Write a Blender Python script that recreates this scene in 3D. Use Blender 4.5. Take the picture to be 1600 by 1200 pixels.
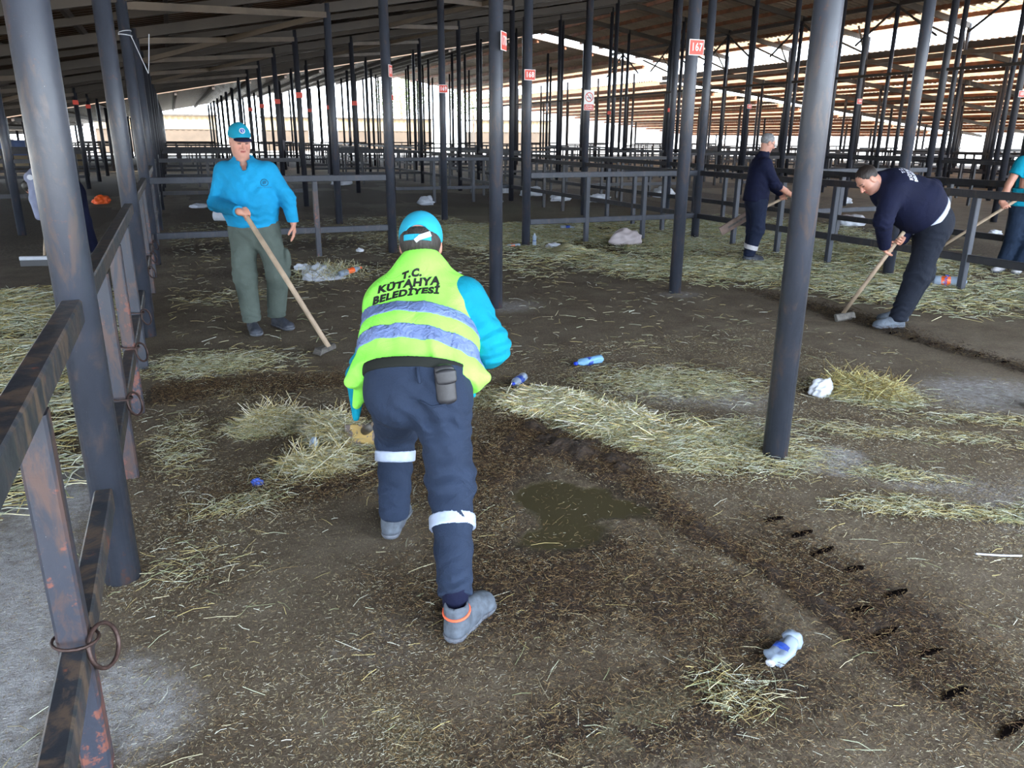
import bpy, bmesh, math, random
import numpy as np
from mathutils import Vector, Matrix
from mathutils.bvhtree import BVHTree
from math import sin, cos, pi, radians, sqrt

random.seed(7)
rng = np.random.default_rng(11)
for o in list(bpy.data.objects):
    bpy.data.objects.remove(o)
SC = bpy.context.scene
COL = SC.collection

# ------------------------------------------------------------------ camera
YAW, PITCH, ROLL, FPX, EYE = .4004, .311, .007, 1208.6, 1.62
Fv = Vector((sin(YAW)*cos(PITCH), cos(YAW)*cos(PITCH), -sin(PITCH)))
Rv = Vector((cos(YAW), -sin(YAW), 0))
Uv = Rv.cross(Fv)
Rr = Rv*cos(ROLL) + Uv*sin(ROLL)
Ur = -Rv*sin(ROLL) + Uv*cos(ROLL)
camd = bpy.data.cameras.new('camera')
cam = bpy.data.objects.new('camera', camd)
COL.objects.link(cam)
camd.sensor_fit = 'HORIZONTAL'
camd.sensor_width = 36.0
camd.lens = 36.0*FPX/1600.0
camd.clip_end = 600
m = Matrix.Identity(4)
for i in range(3):
    m[i][0], m[i][1], m[i][2] = Rr[i], Ur[i], -Fv[i]
m[2][3] = EYE
cam.matrix_world = m
SC.camera = cam

def project(p):
    d = Vector(p) - Vector((0, 0, EYE))
    z = d.dot(Fv)
    if z < .05: return None
    return 800 + FPX*d.dot(Rr)/z, 600 - FPX*d.dot(Ur)/z, z

# ------------------------------------------------------------------ world, sun, exposure
world = bpy.data.worlds.new('world'); SC.world = world
world.use_nodes = True
bg = world.node_tree.nodes['Background']
bg.inputs[0].default_value = (.76, .87, 1.0, 1)
bg.inputs[1].default_value = 4.2
sund = bpy.data.lights.new('sun', 'SUN')
sund.energy = 9.0; sund.angle = radians(.6); sund.color = (1, .95, .86)
sun = bpy.data.objects.new('sun', sund); COL.objects.link(sun)
sun.rotation_euler = Vector((-.12, -.62, .78)).to_track_quat('Z', 'Y').to_euler()
vs = SC.view_settings
vs.view_transform = 'Standard'; vs.look = 'None'; vs.gamma = 1.0
vs.exposure = 1.55
vs.use_curve_mapping = False

# ------------------------------------------------------------------ helpers
def tag(o, label=None, cat=None, group=None, kind=None):
    if label: o['label'] = label
    if cat: o['category'] = cat
    if group: o['group'] = group
    if kind: o['kind'] = kind
    return o

def empty(name, loc=(0, 0, 0), **k):
    o = bpy.data.objects.new(name, None); COL.objects.link(o)
    o.empty_display_size = .1
    o.location = loc
    return tag(o, **k)

def link_mesh(name, me, mat=None, parent=None, smooth=False, **k):
    o = bpy.data.objects.new(name, me); COL.objects.link(o)
    if mat is not None:
        for mm in (mat if isinstance(mat, (list, tuple)) else [mat]):
            me.materials.append(mm)
    if smooth and len(me.polygons):
        me.polygons.foreach_set('use_smooth', np.ones(len(me.polygons), bool))
    if parent is not None:
        o.parent = parent
        o.location = -Vector(parent.location) if parent.parent is None else (0, 0, 0)
    return tag(o, **k)

def sub(o, parent):
    """put a mesh made in world coordinates under a child whose own origin is the world origin"""
    o.parent = parent; o.location = (0, 0, 0); return o

class MB:
    """collects quads / tris given in world coordinates"""
    def __init__(s): s.v = []; s.f = []
    def add(s, vs_, fs):
        n = len(s.v); s.v += [tuple(x) for x in vs_]; s.f += [tuple(i+n for i in f) for f in fs]
    def box(s, lo, hi):
        x0, y0, z0 = lo; x1, y1, z1 = hi
        s.add([(x0,y0,z0),(x1,y0,z0),(x1,y1,z0),(x0,y1,z0),(x0,y0,z1),(x1,y0,z1),(x1,y1,z1),(x0,y1,z1)],
              [(0,3,2,1),(4,5,6,7),(0,1,5,4),(1,2,6,5),(2,3,7,6),(3,0,4,7)])
        return s
    def bar(s, a, b, w, h, up=(0, 0, 1)):
        a, b = Vector(a), Vector(b); d = (b-a).normalized(); u = Vector(up)
        if abs(d.dot(u)) > .98: u = Vector((0, 1, 0))
        sd = d.cross(u).normalized(); u = sd.cross(d)
        vs_ = [p + sd*(i*w/2) + u*(j*h/2) for p in (a, b) for i, j in ((-1,-1),(1,-1),(1,1),(-1,1))]
        s.add(vs_, [(0,1,2,3),(7,6,5,4),(0,4,5,1),(1,5,6,2),(2,6,7,3),(3,7,4,0)]); return s
    def bbar(s, a, b, w, h, bev=.006, up=(0, 0, 1)):
        """bar with chamfered long edges"""
        a, b = Vector(a), Vector(b); d = (b-a).normalized(); u = Vector(up)
        if abs(d.dot(u)) > .98: u = Vector((0, 1, 0))
        sd = d.cross(u).normalized(); u = sd.cross(d)
        W, H_ = w/2, h/2
        pts = [(-W+bev,-H_),(W-bev,-H_),(W,-H_+bev),(W,H_-bev),(W-bev,H_),(-W+bev,H_),(-W,H_-bev),(-W,-H_+bev)]
        vs_ = [p + sd*i + u*j for p in (a, b) for i, j in pts]
        s.add(vs_, [tuple(range(8)), tuple(range(15, 7, -1))] + [(i, i+8, (i+1) % 8+8, (i+1) % 8) for i in range(8)]); return s
    def tube(s, pts, r, n=10, caps=True):
        pts = [Vector(p) for p in pts]
        rs = r if isinstance(r, (list, tuple)) else [r]*len(pts)
        ref = None; rings = []
        for i, p in enumerate(pts):
            t = (pts[min(i+1, len(pts)-1)] - pts[max(i-1, 0)]).normalized()
            if ref is None:
                ref = t.orthogonal().normalized()
            ref = (ref - t*ref.dot(t)).normalized(); q = t.cross(ref)
            rings.append([p + (ref*cos(2*pi*k/n) + q*sin(2*pi*k/n))*rs[i] for k in range(n)])
        fs = []
        for i in range(len(pts)-1):
            for k in range(n):
                fs.append((i*n+k, i*n+(k+1) % n, (i+1)*n+(k+1) % n, (i+1)*n+k))
        if caps:
            fs.append(tuple(range(n-1, -1, -1))); fs.append(tuple(range((len(pts)-1)*n, len(pts)*n)))
        s.add([v for r_ in rings for v in r_], fs); return s
    def torus(s, c, nrm, R_, r, n=28, mm=8):
        c = Vector(c); nrm = Vector(nrm).normalized(); a = nrm.orthogonal().normalized(); b = nrm.cross(a)
        vs_ = []; fs = []
        for i in range(n):
            t = 2*pi*i/n; rd = a*cos(t) + b*sin(t)
            for k in range(mm):
                u = 2*pi*k/mm; vs_.append(c + rd*(R_ + r*cos(u)) + nrm*(r*sin(u)))
        for i in range(n):
            for k in range(mm):
                fs.append((i*mm+k, ((i+1) % n)*mm+k, ((i+1) % n)*mm+(k+1) % mm, i*mm+(k+1) % mm))
        s.add(vs_, fs); return s
    def mesh(s, name='m'):
        me = bpy.data.meshes.new(name); me.from_pydata(s.v, [], s.f); me.update(); return me
    def build(s, name, mat, parent=None, smooth=False, **k):
        return link_mesh(name, s.mesh(name), mat, parent, smooth, **k)

# ------------------------------------------------------------------ materials
def nodes_of(name):
    mt = bpy.data.materials.new(name); mt.use_nodes = True
    nt = mt.node_tree; b = nt.nodes['Principled BSDF']
    return mt, nt, b

def N(nt, t, **k):
    n = nt.nodes.new(t)
    for a, v in k.items(): setattr(n, a, v)
    return n

def coord(nt, kind='Object', scale=(1, 1, 1)):
    tc = N(nt, 'ShaderNodeTexCoord'); mp = N(nt, 'ShaderNodeMapping')
    mp.inputs['Scale'].default_value = scale
    nt.links.new(tc.outputs[kind], mp.inputs['Vector'])
    return mp.outputs[0]

def noise(nt, vec, scale, detail=4, rough=.55, dist=0):
    n = N(nt, 'ShaderNodeTexNoise'); n.inputs['Scale'].default_value = scale
    n.inputs['Detail'].default_value = detail; n.inputs['Roughness'].default_value = rough
    n.inputs['Distortion'].default_value = dist
    nt.links.new(vec, n.inputs['Vector']); return n.outputs['Fac']

def ramp(nt, fac, stops):
    r = N(nt, 'ShaderNodeValToRGB'); el = r.color_ramp.elements
    while len(el) < len(stops): el.new(.5)
    for e, (p, c) in zip(el, stops):
        e.position = p; e.color = (*c, 1) if len(c) == 3 else c
    nt.links.new(fac, r.inputs[0]); return r.outputs[0]

def mix(nt, fac, a, b):
    n = N(nt, 'ShaderNodeMix', data_type='RGBA')
    for s, v in ((n.inputs[0], fac), (n.inputs[6], a), (n.inputs[7], b)):
        if isinstance(v, (int, float)): s.default_value = v
        elif isinstance(v, tuple): s.default_value = (*v, 1) if len(v) == 3 else v
        else: nt.links.new(v, s)
    return n.outputs[2]

def math_(nt, op, a, b=None, c=None, clamp=False):
    n = N(nt, 'ShaderNodeMath', operation=op); n.use_clamp = clamp
    for i, v in enumerate((a, b, c)):
        if v is None: continue
        if isinstance(v, (int, float)): n.inputs[i].default_value = v
        else: nt.links.new(v, n.inputs[i])
    return n.outputs[0]

def bump(nt, b, h, strength=.3, dist=.01):
    n = N(nt, 'ShaderNodeBump'); n.inputs['Strength'].default_value = strength
    n.inputs['Distance'].default_value = dist
    nt.links.new(h, n.inputs['Height']); nt.links.new(n.outputs[0], b.inputs['Normal'])

def simple(name, col, rough=.6, metal=0., var=.15, scale=12, bmp=0., bscale=60, spec=.5, stretch=(1, 1, 1)):
    mt, nt, b = nodes_of(name)
    v = coord(nt, scale=stretch)
    f = noise(nt, v, scale)
    lo = tuple(c*(1-var) for c in col); hi = tuple(min(1, c*(1+var)) for c in col)
    nt.links.new(ramp(nt, f, [(.3, lo), (.7, hi)]), b.inputs['Base Color'])
    b.inputs['Roughness'].default_value = rough; b.inputs['Metallic'].default_value = metal
    b.inputs['Specular IOR Level'].default_value = spec
    if bmp: bump(nt, b, noise(nt, v, bscale), bmp)
    return mt

def steel_paint(name, base, worn, rust, wear=.5, rustf=.62, rough=.42, sheen=(1, 1, .35)):
    """thick industrial paint scuffed through to primer"""
    mt, nt, b = nodes_of(name)
    v = coord(nt, scale=sheen); v2 = coord(nt)
    a = noise(nt, v, 5, 6, .65); c = noise(nt, v2, 34, 5, .7); d = noise(nt, v, 11, 5, .7, .6)
    col = ramp(nt, a, [(.3, tuple(x*.75 for x in base)), (.7, tuple(x*1.25 for x in base))])
    w = ramp(nt, d, [(wear, (0, 0, 0)), (wear+.12, (1, 1, 1))])
    col = mix(nt, w, col, worn)
    r = ramp(nt, math_(nt, 'MULTIPLY_ADD', c, .4, math_(nt, 'MULTIPLY', a, .6)), [(rustf, (0, 0, 0)), (rustf+.04, (1, 1, 1))])
    col = mix(nt, r, col, rust)
    sp = ramp(nt, noise(nt, v2, 120, 3, .6), [(.74, (0, 0, 0)), (.77, (1, 1, 1))])
    col = mix(nt, math_(nt, 'MULTIPLY', sp, .5), col, (.4, .4, .38))
    nt.links.new(col, b.inputs['Base Color'])
    rr = math_(nt, 'MULTIPLY_ADD', c, .3, rough-.12)
    nt.links.new(rr, b.inputs['Roughness'])
    bump(nt, b, c, .25, .004)
    return mt

M = {}
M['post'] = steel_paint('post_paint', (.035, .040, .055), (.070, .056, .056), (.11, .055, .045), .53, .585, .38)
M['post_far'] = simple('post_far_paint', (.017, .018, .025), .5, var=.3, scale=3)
M['rail'] = steel_paint('rail_paint', (.026, .029, .037), (.10, .070, .052), (.20, .075, .05), .47, .60, .42)
M['baluster'] = steel_paint('baluster_paint', (.026, .030, .044), (.070, .042, .037), (.15, .055, .040), .49, .555, .45)
M['fence_blue'] = steel_paint('fence_blue', (.029, .034, .048), (.055, .050, .056), (.12, .06, .045), .55, .62, .5)
M['fence_dark'] = steel_paint('fence_dark', (.022, .022, .028), (.05, .04, .036), (.09, .04, .03), .55, .63, .5)
M['ring'] = simple('rusty_ring', (.06, .035, .03), .5, .4, .4, 40, .3)
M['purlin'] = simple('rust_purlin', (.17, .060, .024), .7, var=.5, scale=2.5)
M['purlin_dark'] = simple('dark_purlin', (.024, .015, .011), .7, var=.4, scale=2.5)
M['rafter'] = simple('rafter_paint', (.030, .021, .014), .6, var=.35, scale=2.0)
M['brace'] = simple('brace_paint', (.085, .062, .042), .6, var=.3, scale=2.0)
M['wood'] = simple('wood_handle', (.36, .27, .19), .65, var=.22, scale=9, bmp=.15, stretch=(1, 1, 1))
M['blade'] = simple('steel_blade', (.11, .10, .09), .5, .3, .4, 25, .2)
M['white_pl'] = simple('white_plastic', (.50, .52, .57), .4, var=.08)
M['black_pl'] = simple('black_leather', (.022, .022, .026), .45, var=.3, scale=40, bmp=.1)
M['sole'] = simple('shoe_sole', (.11, .12, .145), .8, var=.4, scale=30)
M['shoe_dark'] = simple('shoe_dark', (.035, .04, .055), .6, var=.3, scale=40, bmp=.2)
M['shoe_grey'] = simple('shoe_grey', (.075, .09, .115), .7, var=.35, scale=35, bmp=.2)
M['shoe_white'] = simple('shoe_white', (.42, .41, .43), .6, var=.15, scale=35)
M['orange'] = simple('orange_piping', (.75, .12, .05), .6)
M['reflect'] = simple('reflective_tape', (.38, .44, .58), .35, var=.1, scale=60)
M['letter_black'] = simple('black_print', (.012, .012, .012), .6, var=.05)
M['letter_white'] = simple('white_print', (.75, .78, .9), .6, var=.05)
M['eye_dark'] = simple('eye_dark', (.02, .015, .012), .3)

def cloth(name, col, var=.12, bscale=260, bstr=.25, fold=14, fstr=.5, rough=.85):
    mt, nt, b = nodes_of(name)
    v = coord(nt)
    f = noise(nt, v, 7, 4)
    lo = tuple(c*(1-var) for c in col); hi = tuple(min(1, c*(1+var)) for c in col)
    nt.links.new(ramp(nt, f, [(.3, lo), (.7, hi)]), b.inputs['Base Color'])
    b.inputs['Roughness'].default_value = rough
    b.inputs['Specular IOR Level'].default_value = .25
    h = math_(nt, 'MULTIPLY_ADD', noise(nt, v, bscale, 2), .12, noise(nt, v, fold, 4, .5, .8))
    bump(nt, b, h, fstr, .02)
    return mt
M['cyan'] = cloth('cyan_fleece', (.008, .25, .48))
M['cyan_b'] = cloth('cyan_sleeve', (.0, .225, .33))
M['cyan_cap'] = cloth('cyan_cap', (.008, .25, .38), fstr=.15)
M['cyan_cap_light'] = cloth('light_blue_cap', (.02, .31, .46), fstr=.15)
M['navy_brim'] = cloth('navy_brim', (.008, .010, .035), fstr=.1)
M['olive'] = cloth('olive_trousers', (.080, .100, .088), fold=10, fstr=.7)
M['navy'] = cloth('navy_sweatshirt', (.003, .005, .024), fold=9, fstr=.6)
M['navy_trouser'] = cloth('navy_work_trousers', (.017, .028, .056), fold=10, fstr=.8)
M['jean'] = cloth('dark_jeans', (.007, .010, .019), fold=10, fstr=.8)
M['jean_blue'] = cloth('blue_jeans', (.010, .021, .045), fold=10, fstr=.8)
M['hivis'] = cloth('hi_vis_vest', (.30, .98, .11), fold=9, fstr=.7, rough=.7)
M['hivis_edge'] = cloth('hi_vis_trim', (.55, .95, .08), fstr=.1)
M['tape'] = cloth('vest_tape', (.15, .21, .42), var=.25, bscale=90, bstr=.3, fold=34, fstr=.9, rough=.4)
M['grey_shirt'] = cloth('grey_sweatshirt', (.22, .24, .34))
M['white_tee'] = cloth('white_undershirt', (.42, .45, .55))
M['navy_dark'] = cloth('navy_dark_trousers', (.007, .012, .032), fold=10, fstr=.8)
M['belt'] = cloth('belt', (.012, .014, .012), fstr=.1)

def skin_mat(name):
    mt, nt, b = nodes_of(name)
    at = N(nt, 'ShaderNodeAttribute', attribute_name='Col')
    v = coord(nt)
    c = mix(nt, math_(nt, 'MULTIPLY', noise(nt, v, 60, 4), .25), at.outputs['Color'], (.45, .16, .11))
    nt.links.new(c, b.inputs['Base Color'])
    b.inputs['Roughness'].default_value = .5
    b.inputs['Subsurface Weight'].default_value = .08
    b.inputs['Subsurface Radius'].default_value = (.02, .008, .004)
    bump(nt, b, noise(nt, v, 220, 3), .12, .003)
    return mt
M['skin'] = skin_mat('skin')
def hair_mat(name, col):
    mt, nt, b = nodes_of(name); v = coord(nt, scale=(1, 1, .3))
    nt.links.new(ramp(nt, noise(nt, v, 180, 4), [(.35, tuple(x*.5 for x in col)), (.7, tuple(min(1, x*1.6) for x in col))]), b.inputs['Base Color'])
    b.inputs['Roughness'].default_value = .55; bump(nt, b, noise(nt, v, 220, 3), .6, .006); return mt
M['hair_black'] = hair_mat('hair_black', (.020, .016, .014))
M['hair_brown'] = hair_mat('hair_brown', (.014, .008, .006))
M['hair_grey'] = hair_mat('hair_grey', (.20, .20, .21))

def clear_mat(name, col, rough=.12, alpha=.45):
    mt, nt, b = nodes_of(name)
    b.inputs['Base Color'].default_value = (*col, 1); b.inputs['Roughness'].default_value = rough
    b.inputs['Transmission Weight'].default_value = alpha; b.inputs['IOR'].default_value = 1.25
    v = coord(nt); bump(nt, b, noise(nt, v, 12, 2), .10, .004)
    return mt
M['pet'] = clear_mat('clear_bottle', (.36, .44, .56), .28, .35)
M['pet_blue'] = clear_mat('blue_bottle', (.30, .58, .85), .2, .45)
M['bag'] = clear_mat('white_bag', (.50, .53, .60), .4, .12)
M['bag_pink'] = clear_mat('pink_white_bag', (.48, .42, .43), .4, .12)
M['label_blue'] = simple('label_blue', (.02, .06, .32), .4, var=.3, scale=60)
M['label_orange'] = simple('label_orange', (.85, .12, .02), .4, var=.1)
M['cap_blue'] = simple('cap_blue', (.01, .05, .60), .35, var=.1)
M['sign_red'] = simple('sign_red', (.62, .05, .025), .5, var=.08)
M['sign_white'] = simple('sign_white', (.80, .78, .76), .5, var=.04)

# ------------------------------------------------------------------ value noise in numpy (for relief and masks)
def vnoise(x, y, scale, seed=0):
    r = np.random.default_rng(seed); T = r.random((256, 256))
    xs, ys = x*scale + 1000.37, y*scale + 1000.71
    xi, yi = np.floor(xs).astype(int), np.floor(ys).astype(int)
    fx, fy = xs-xi, ys-yi; fx = fx*fx*(3-2*fx); fy = fy*fy*(3-2*fy)
    g = lambda a, b: T[a % 256, b % 256]
    return (g(xi, yi)*(1-fx) + g(xi+1, yi)*fx)*(1-fy) + (g(xi, yi+1)*(1-fx) + g(xi+1, yi+1)*fx)*fy
def fbm(x, y, scale, seed=0, octv=4):
    s = 0; a = .5; t = 0
    for i in range(octv):
        s = s + a*vnoise(x, y, scale*2**i, seed+i*17); t += a; a *= .5
    return s/t

def blobs(x, y, lst):
    """soft ellipses (cx,cy,rx,ry,angle_deg,strength) -> 0..1"""
    out = np.zeros_like(x)
    for cx, cy, rx, ry, an, st in lst:
        c, s = cos(radians(an)), sin(radians(an))
        u = ((x-cx)*c + (y-cy)*s)/rx; v = (-(x-cx)*s + (y-cy)*c)/ry
        d = np.sqrt(u*u+v*v)
        out = np.maximum(out, st*np.clip(1.35-d, 0, 1))
    return np.clip(out, 0, 1)

B_STRAW = [(2.1,4.05,.42,.28,-35,1.),(2.25,3.6,.42,.32,-60,1.),(2.45,3.25,.35,.40,0,.95),(2.7,3.1,.42,.42,0,.66),(1.75,4.4,.25,.2,0,.9),
           (3.0,4.2,.7,.4,-30,.55),(3.2,2.5,.4,.10,-40,.5),(2.85,2.25,.3,.14,-30,.55),(3.3,1.98,.6,.10,-20,.6),(4.1,3.6,.35,.28,-50,.95),
           (3.7,2.9,1.2,.15,-35,.35),(4.4,2.9,.7,.12,-30,.4),
           (.37,4.42,.30,.2,0,.85),(.66,4.1,.25,.25,0,.9),(.48,3.7,.3,.22,0,.75),(.1,3.45,.25,.15,0,.5),
           (-.1,2.95,.22,.35,0,.22),(.1,5.9,.6,.45,0,.5),(-.15,4.3,.2,.5,0,.35),(.43,1.75,.12,.3,20,.75),(1.1,1.5,.4,.16,0,.8),
           (-1.5,8.0,1.1,1.3,0,1.),(-1.2,6.0,.7,1.2,0,.8),(-.95,4.4,.35,.7,0,.6),
           (6.3,8.3,1.8,1.2,-45,.95),(7.4,6.5,1.1,1.6,0,.85),(5.1,10.0,.8,.8,0,.8),(6.9,10.6,1.4,1.5,0,.9),(5.4,12.8,2.2,2.4,0,.85),
           (8.9,8.2,1.3,1.8,0,.95),(8.1,5.6,.6,1.2,0,.85),(9.0,5.2,1.2,1.2,0,.7),(7.0,15,3.5,4,0,.7),(9.5,11.5,2,3,0,.75),
           (.3,8.4,.8,.5,0,.55),(1.8,9.4,1.1,.6,0,.6),(3.6,9.5,.8,1.5,0,.35),(3.6,12.5,1.2,2.5,0,.6),(1.2,14.,1.6,1.6,0,.3)]
B_MAN = [(1.6,4.5,.5,.3,-40,.85),(1.8,3.55,.25,.5,25,1.),(1.85,3.0,.2,.5,0,.9),(1.9,2.6,.16,.5,0,.8),(1.2,3.4,.45,.8,0,.7),(1.15,2.35,.65,.55,0,.62),
         (1.95,2.25,.075,1.3,3,1.),(2.15,1.7,.32,.85,-4,.60),(1.55,1.9,.35,.5,0,.55),(.45,3.55,.5,.3,0,.7),(-.1,5.25,.35,.25,0,.9),(.5,5.2,.8,.3,-10,.55),(.9,4.2,.3,.4,0,.6),
         (1.2,1.5,1.1,.35,0,.45),(5.6,4.1,.14,1.6,0,.8),(5.75,5.6,.2,1.3,0,.75),(5.9,9.8,.2,2.4,12,.9),(6.3,10.4,.8,.35,-20,.8),
         (1.4,9.9,1.3,.5,0,.85),(1.2,12.3,2,.8,0,.8),(4.6,12.0,.9,.9,0,.5),(.9,17.5,1.6,4,0,.7),(4.9,17.,3.,2.,0,.5),(-3,16,2.6,5,0,.6),(3.0,19.,2.,4.,0,.5),
         (7.5,12.5,2,.5,0,.6),(11,10.,1.5,3,0,.6),(2.3,2.1,.12,.7,0,.35)]
B_WET = [(1.44,2.79,.22,.16,0,1.),(1.62,2.88,.22,.12,20,1.),(1.50,2.97,.24,.24,0,1.),(1.70,2.74,.18,.12,-20,1.),(1.34,2.60,.24,.13,0,1.)]
B_PALE = [(3.0,4.0,.75,.40,-35,.75),(2.95,3.3,.4,.4,0,.5),(3.05,2.86,.28,.16,-30,1.),(-.85,2.6,.42,1.3,0,1.),(-.75,3.8,.3,.6,0,.8),(3.0,2.72,.3,.14,-35,.9),(3.3,2.35,.5,.2,-30,.55),(4.8,3.3,.7,.5,0,.6),(3.6,2.0,.8,.4,0,.5),  # pale concrete and dust; patches by the right post also paint in sky light
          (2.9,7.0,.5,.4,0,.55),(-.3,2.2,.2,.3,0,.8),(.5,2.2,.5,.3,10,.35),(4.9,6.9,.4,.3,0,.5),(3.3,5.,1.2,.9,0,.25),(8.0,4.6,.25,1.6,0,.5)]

# ================================================================== THE SETTING
# ------------------------------------------------------------------ floor
def axis(parts):
    out = []
    for a, b, st in parts:
        n = max(1, int(round((b-a)/st))); out += list(a + (b-a)*np.arange(n)/n)
    out.append(parts[-1][1]); return np.array(out)
XS = axis([(-9.2, -3, .5), (-3, 9.5, .045), (9.5, 14, .12), (14, 47, .6)])
YS = axis([(-3.5, .6, .4), (.6, 9.5, .045), (9.5, 16, .1), (16, 66, .6)])
GX, GY = np.meshgrid(XS, YS, indexing='ij')

def grid_mesh(name, GX, GY, GZ, keep=None):
    nx, ny = GX.shape
    co = np.stack([GX, GY, GZ], -1).reshape(-1, 3)
    idx = np.arange(nx*ny).reshape(nx, ny)
    q = np.stack([idx[:-1, :-1], idx[1:, :-1], idx[1:, 1:], idx[:-1, 1:]], -1).reshape(-1, 4)
    if keep is not None:
        q = q[keep.reshape(-1)]
        used = np.unique(q); mp = -np.ones(nx*ny, int); mp[used] = np.arange(len(used))
        co = co[used]; q = mp[q]
    else: used = None
    return np_mesh(name, co, q), used

def np_mesh(name, co, q):
    me = bpy.data.meshes.new(name); n = q.shape[1]
    me.vertices.add(len(co)); me.vertices.foreach_set('co', np.ascontiguousarray(co, np.float32).ravel())
    me.loops.add(q.size); me.loops.foreach_set('vertex_index', np.ascontiguousarray(q, np.int32).ravel())
    me.polygons.add(len(q)); me.polygons.foreach_set('loop_start', np.arange(0, q.size, n, dtype=np.int32))
    me.update(calc_edges=True); return me

def set_attr(me, name, rgba):
    a = me.color_attributes.new(name, 'FLOAT_COLOR', 'POINT')
    a.data.foreach_set('color', np.ascontiguousarray(rgba, np.float32).ravel())

def masks(x, y):
    w = .25*(fbm(x, y, 1.6, 3)-.5); w2 = .25*(fbm(x, y, 1.6, 9)-.5)
    xx, yy = x+w, y+w2
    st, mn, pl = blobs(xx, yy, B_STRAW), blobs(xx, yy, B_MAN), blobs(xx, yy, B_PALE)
    far = np.clip((y-14)/6, 0, 1)
    st = np.clip(st + far*.55*fbm(x, y, .5, 5), 0, 1)
    mn = np.clip(mn + far*.8*(fbm(x, y, .35, 6) > .40), 0, 1)  # far manure, raised so its dark colour also carries the dimmer light there
    return st, mn, pl
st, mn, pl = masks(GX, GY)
wet = blobs(GX+.26*(fbm(GX, GY, 4, 21)-.5), GY+.26*(fbm(GX, GY, 4, 22)-.5), B_WET)
relief = .006*(fbm(GX, GY, 2.2, 31)-.5) + .012*mn*(fbm(GX, GY, 5, 33)-.5)
flat = np.clip(wet*1.5, 0, 1); relief = relief*(1-flat) - .004*flat
me, _ = grid_mesh('floor', GX, GY, relief)
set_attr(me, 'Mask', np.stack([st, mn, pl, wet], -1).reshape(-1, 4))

mt, nt, b = nodes_of('barn_floor')
at = N(nt, 'ShaderNodeAttribute', attribute_name='Mask'); sp = N(nt, 'ShaderNodeSeparateColor')
nt.links.new(at.outputs['Color'], sp.inputs[0])
v = coord(nt)
n1 = noise(nt, v, 3.0, 6, .6); n2 = noise(nt, v, 22, 6, .7); n3 = noise(nt, v, 95, 4, .7)
vs1 = coord(nt, scale=(1, .35, 1)); vs2 = coord(nt, scale=(.3, 1, 1))
ch1 = noise(nt, vs1, 150, 3, .6, .6); ch2 = noise(nt, vs2, 130, 3, .6, .6)
base = ramp(nt, n1, [(.3, (.098, .072, .048)), (.5, (.155, .120, .082)), (.72, (.22, .178, .130))])
base = mix(nt, ramp(nt, n2, [(.35, (0, 0, 0)), (.75, (.55, .55, .55))]), base, (.070, .048, .030))
def soft(nt, src, nz, lo, hi, amp=.7):
    s = math_(nt, 'MULTIPLY_ADD', math_(nt, 'SUBTRACT', nz, .5), amp, src)
    r = N(nt, 'ShaderNodeMapRange'); r.interpolation_type = 'SMOOTHSTEP'
    r.inputs['From Min'].default_value = lo; r.inputs['From Max'].default_value = hi
    nt.links.new(s, r.inputs['Value']); return r.outputs[0]
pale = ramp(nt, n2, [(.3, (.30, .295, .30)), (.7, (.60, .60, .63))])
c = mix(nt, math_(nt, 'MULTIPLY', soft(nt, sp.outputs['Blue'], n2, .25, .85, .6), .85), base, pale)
man = ramp(nt, n3, [(.3, (.012, .0075, .005)), (.55, (.042, .026, .015)), (.8, (.11, .072, .038))])
c = mix(nt, math_(nt, 'MULTIPLY', soft(nt, sp.outputs['Green'], n2, .20, .60, 1.3), .92), c, man)
strw = ramp(nt, n3, [(.25, (.10, .085, .048)), (.5, (.22, .20, .125)), (.8, (.38, .37, .26))])
c = mix(nt, math_(nt, 'MULTIPLY', soft(nt, sp.outputs['Red'], n3, .35, .95, 1.1), .75), c, strw)
# chaff specks everywhere
for ch, th, col_ in ((ch1, .60, (.36, .30, .17)), (ch2, .62, (.06, .04, .024))):
    s_ = ramp(nt, ch, [(th, (0, 0, 0)), (th+.03, (1, 1, 1))])
    c = mix(nt, math_(nt, 'MULTIPLY', s_, .6), c, col_)
wetf = soft(nt, at.outputs['Alpha'], n2, .35, .6, .35)
c = mix(nt, wetf, c, (.060, .050, .022))
c = mix(nt, math_(nt, 'MULTIPLY', ramp(nt, noise(nt, v, 240, 3, .7), [(.35, (1, 1, 1)), (.6, (0, 0, 0))]), .45), c, (.035, .025, .016))
nt.links.new(c, b.inputs['Base Color'])
rr = math_(nt, 'MULTIPLY_ADD', wetf, -.35, .82); nt.links.new(rr, b.inputs['Roughness'])
b.inputs['Specular IOR Level'].default_value = .35
hh = math_(nt, 'MULTIPLY', math_(nt, 'ADD', n3, math_(nt, 'MULTIPLY', n2, 1.5)), math_(nt, 'SUBTRACT', 1.0, wetf))
bump(nt, b, hh, .65, .012)
M['floor'] = mt
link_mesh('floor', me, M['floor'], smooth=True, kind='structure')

# paving outside the shed
M['paving'] = simple('pale_paving', (.50, .47, .42), .9, var=.12, scale=.6)
g = MB(); g.box((-160, -60, -.12), (260, 260, -.03)); g.build('ground', M['paving'], kind='structure')

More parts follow.
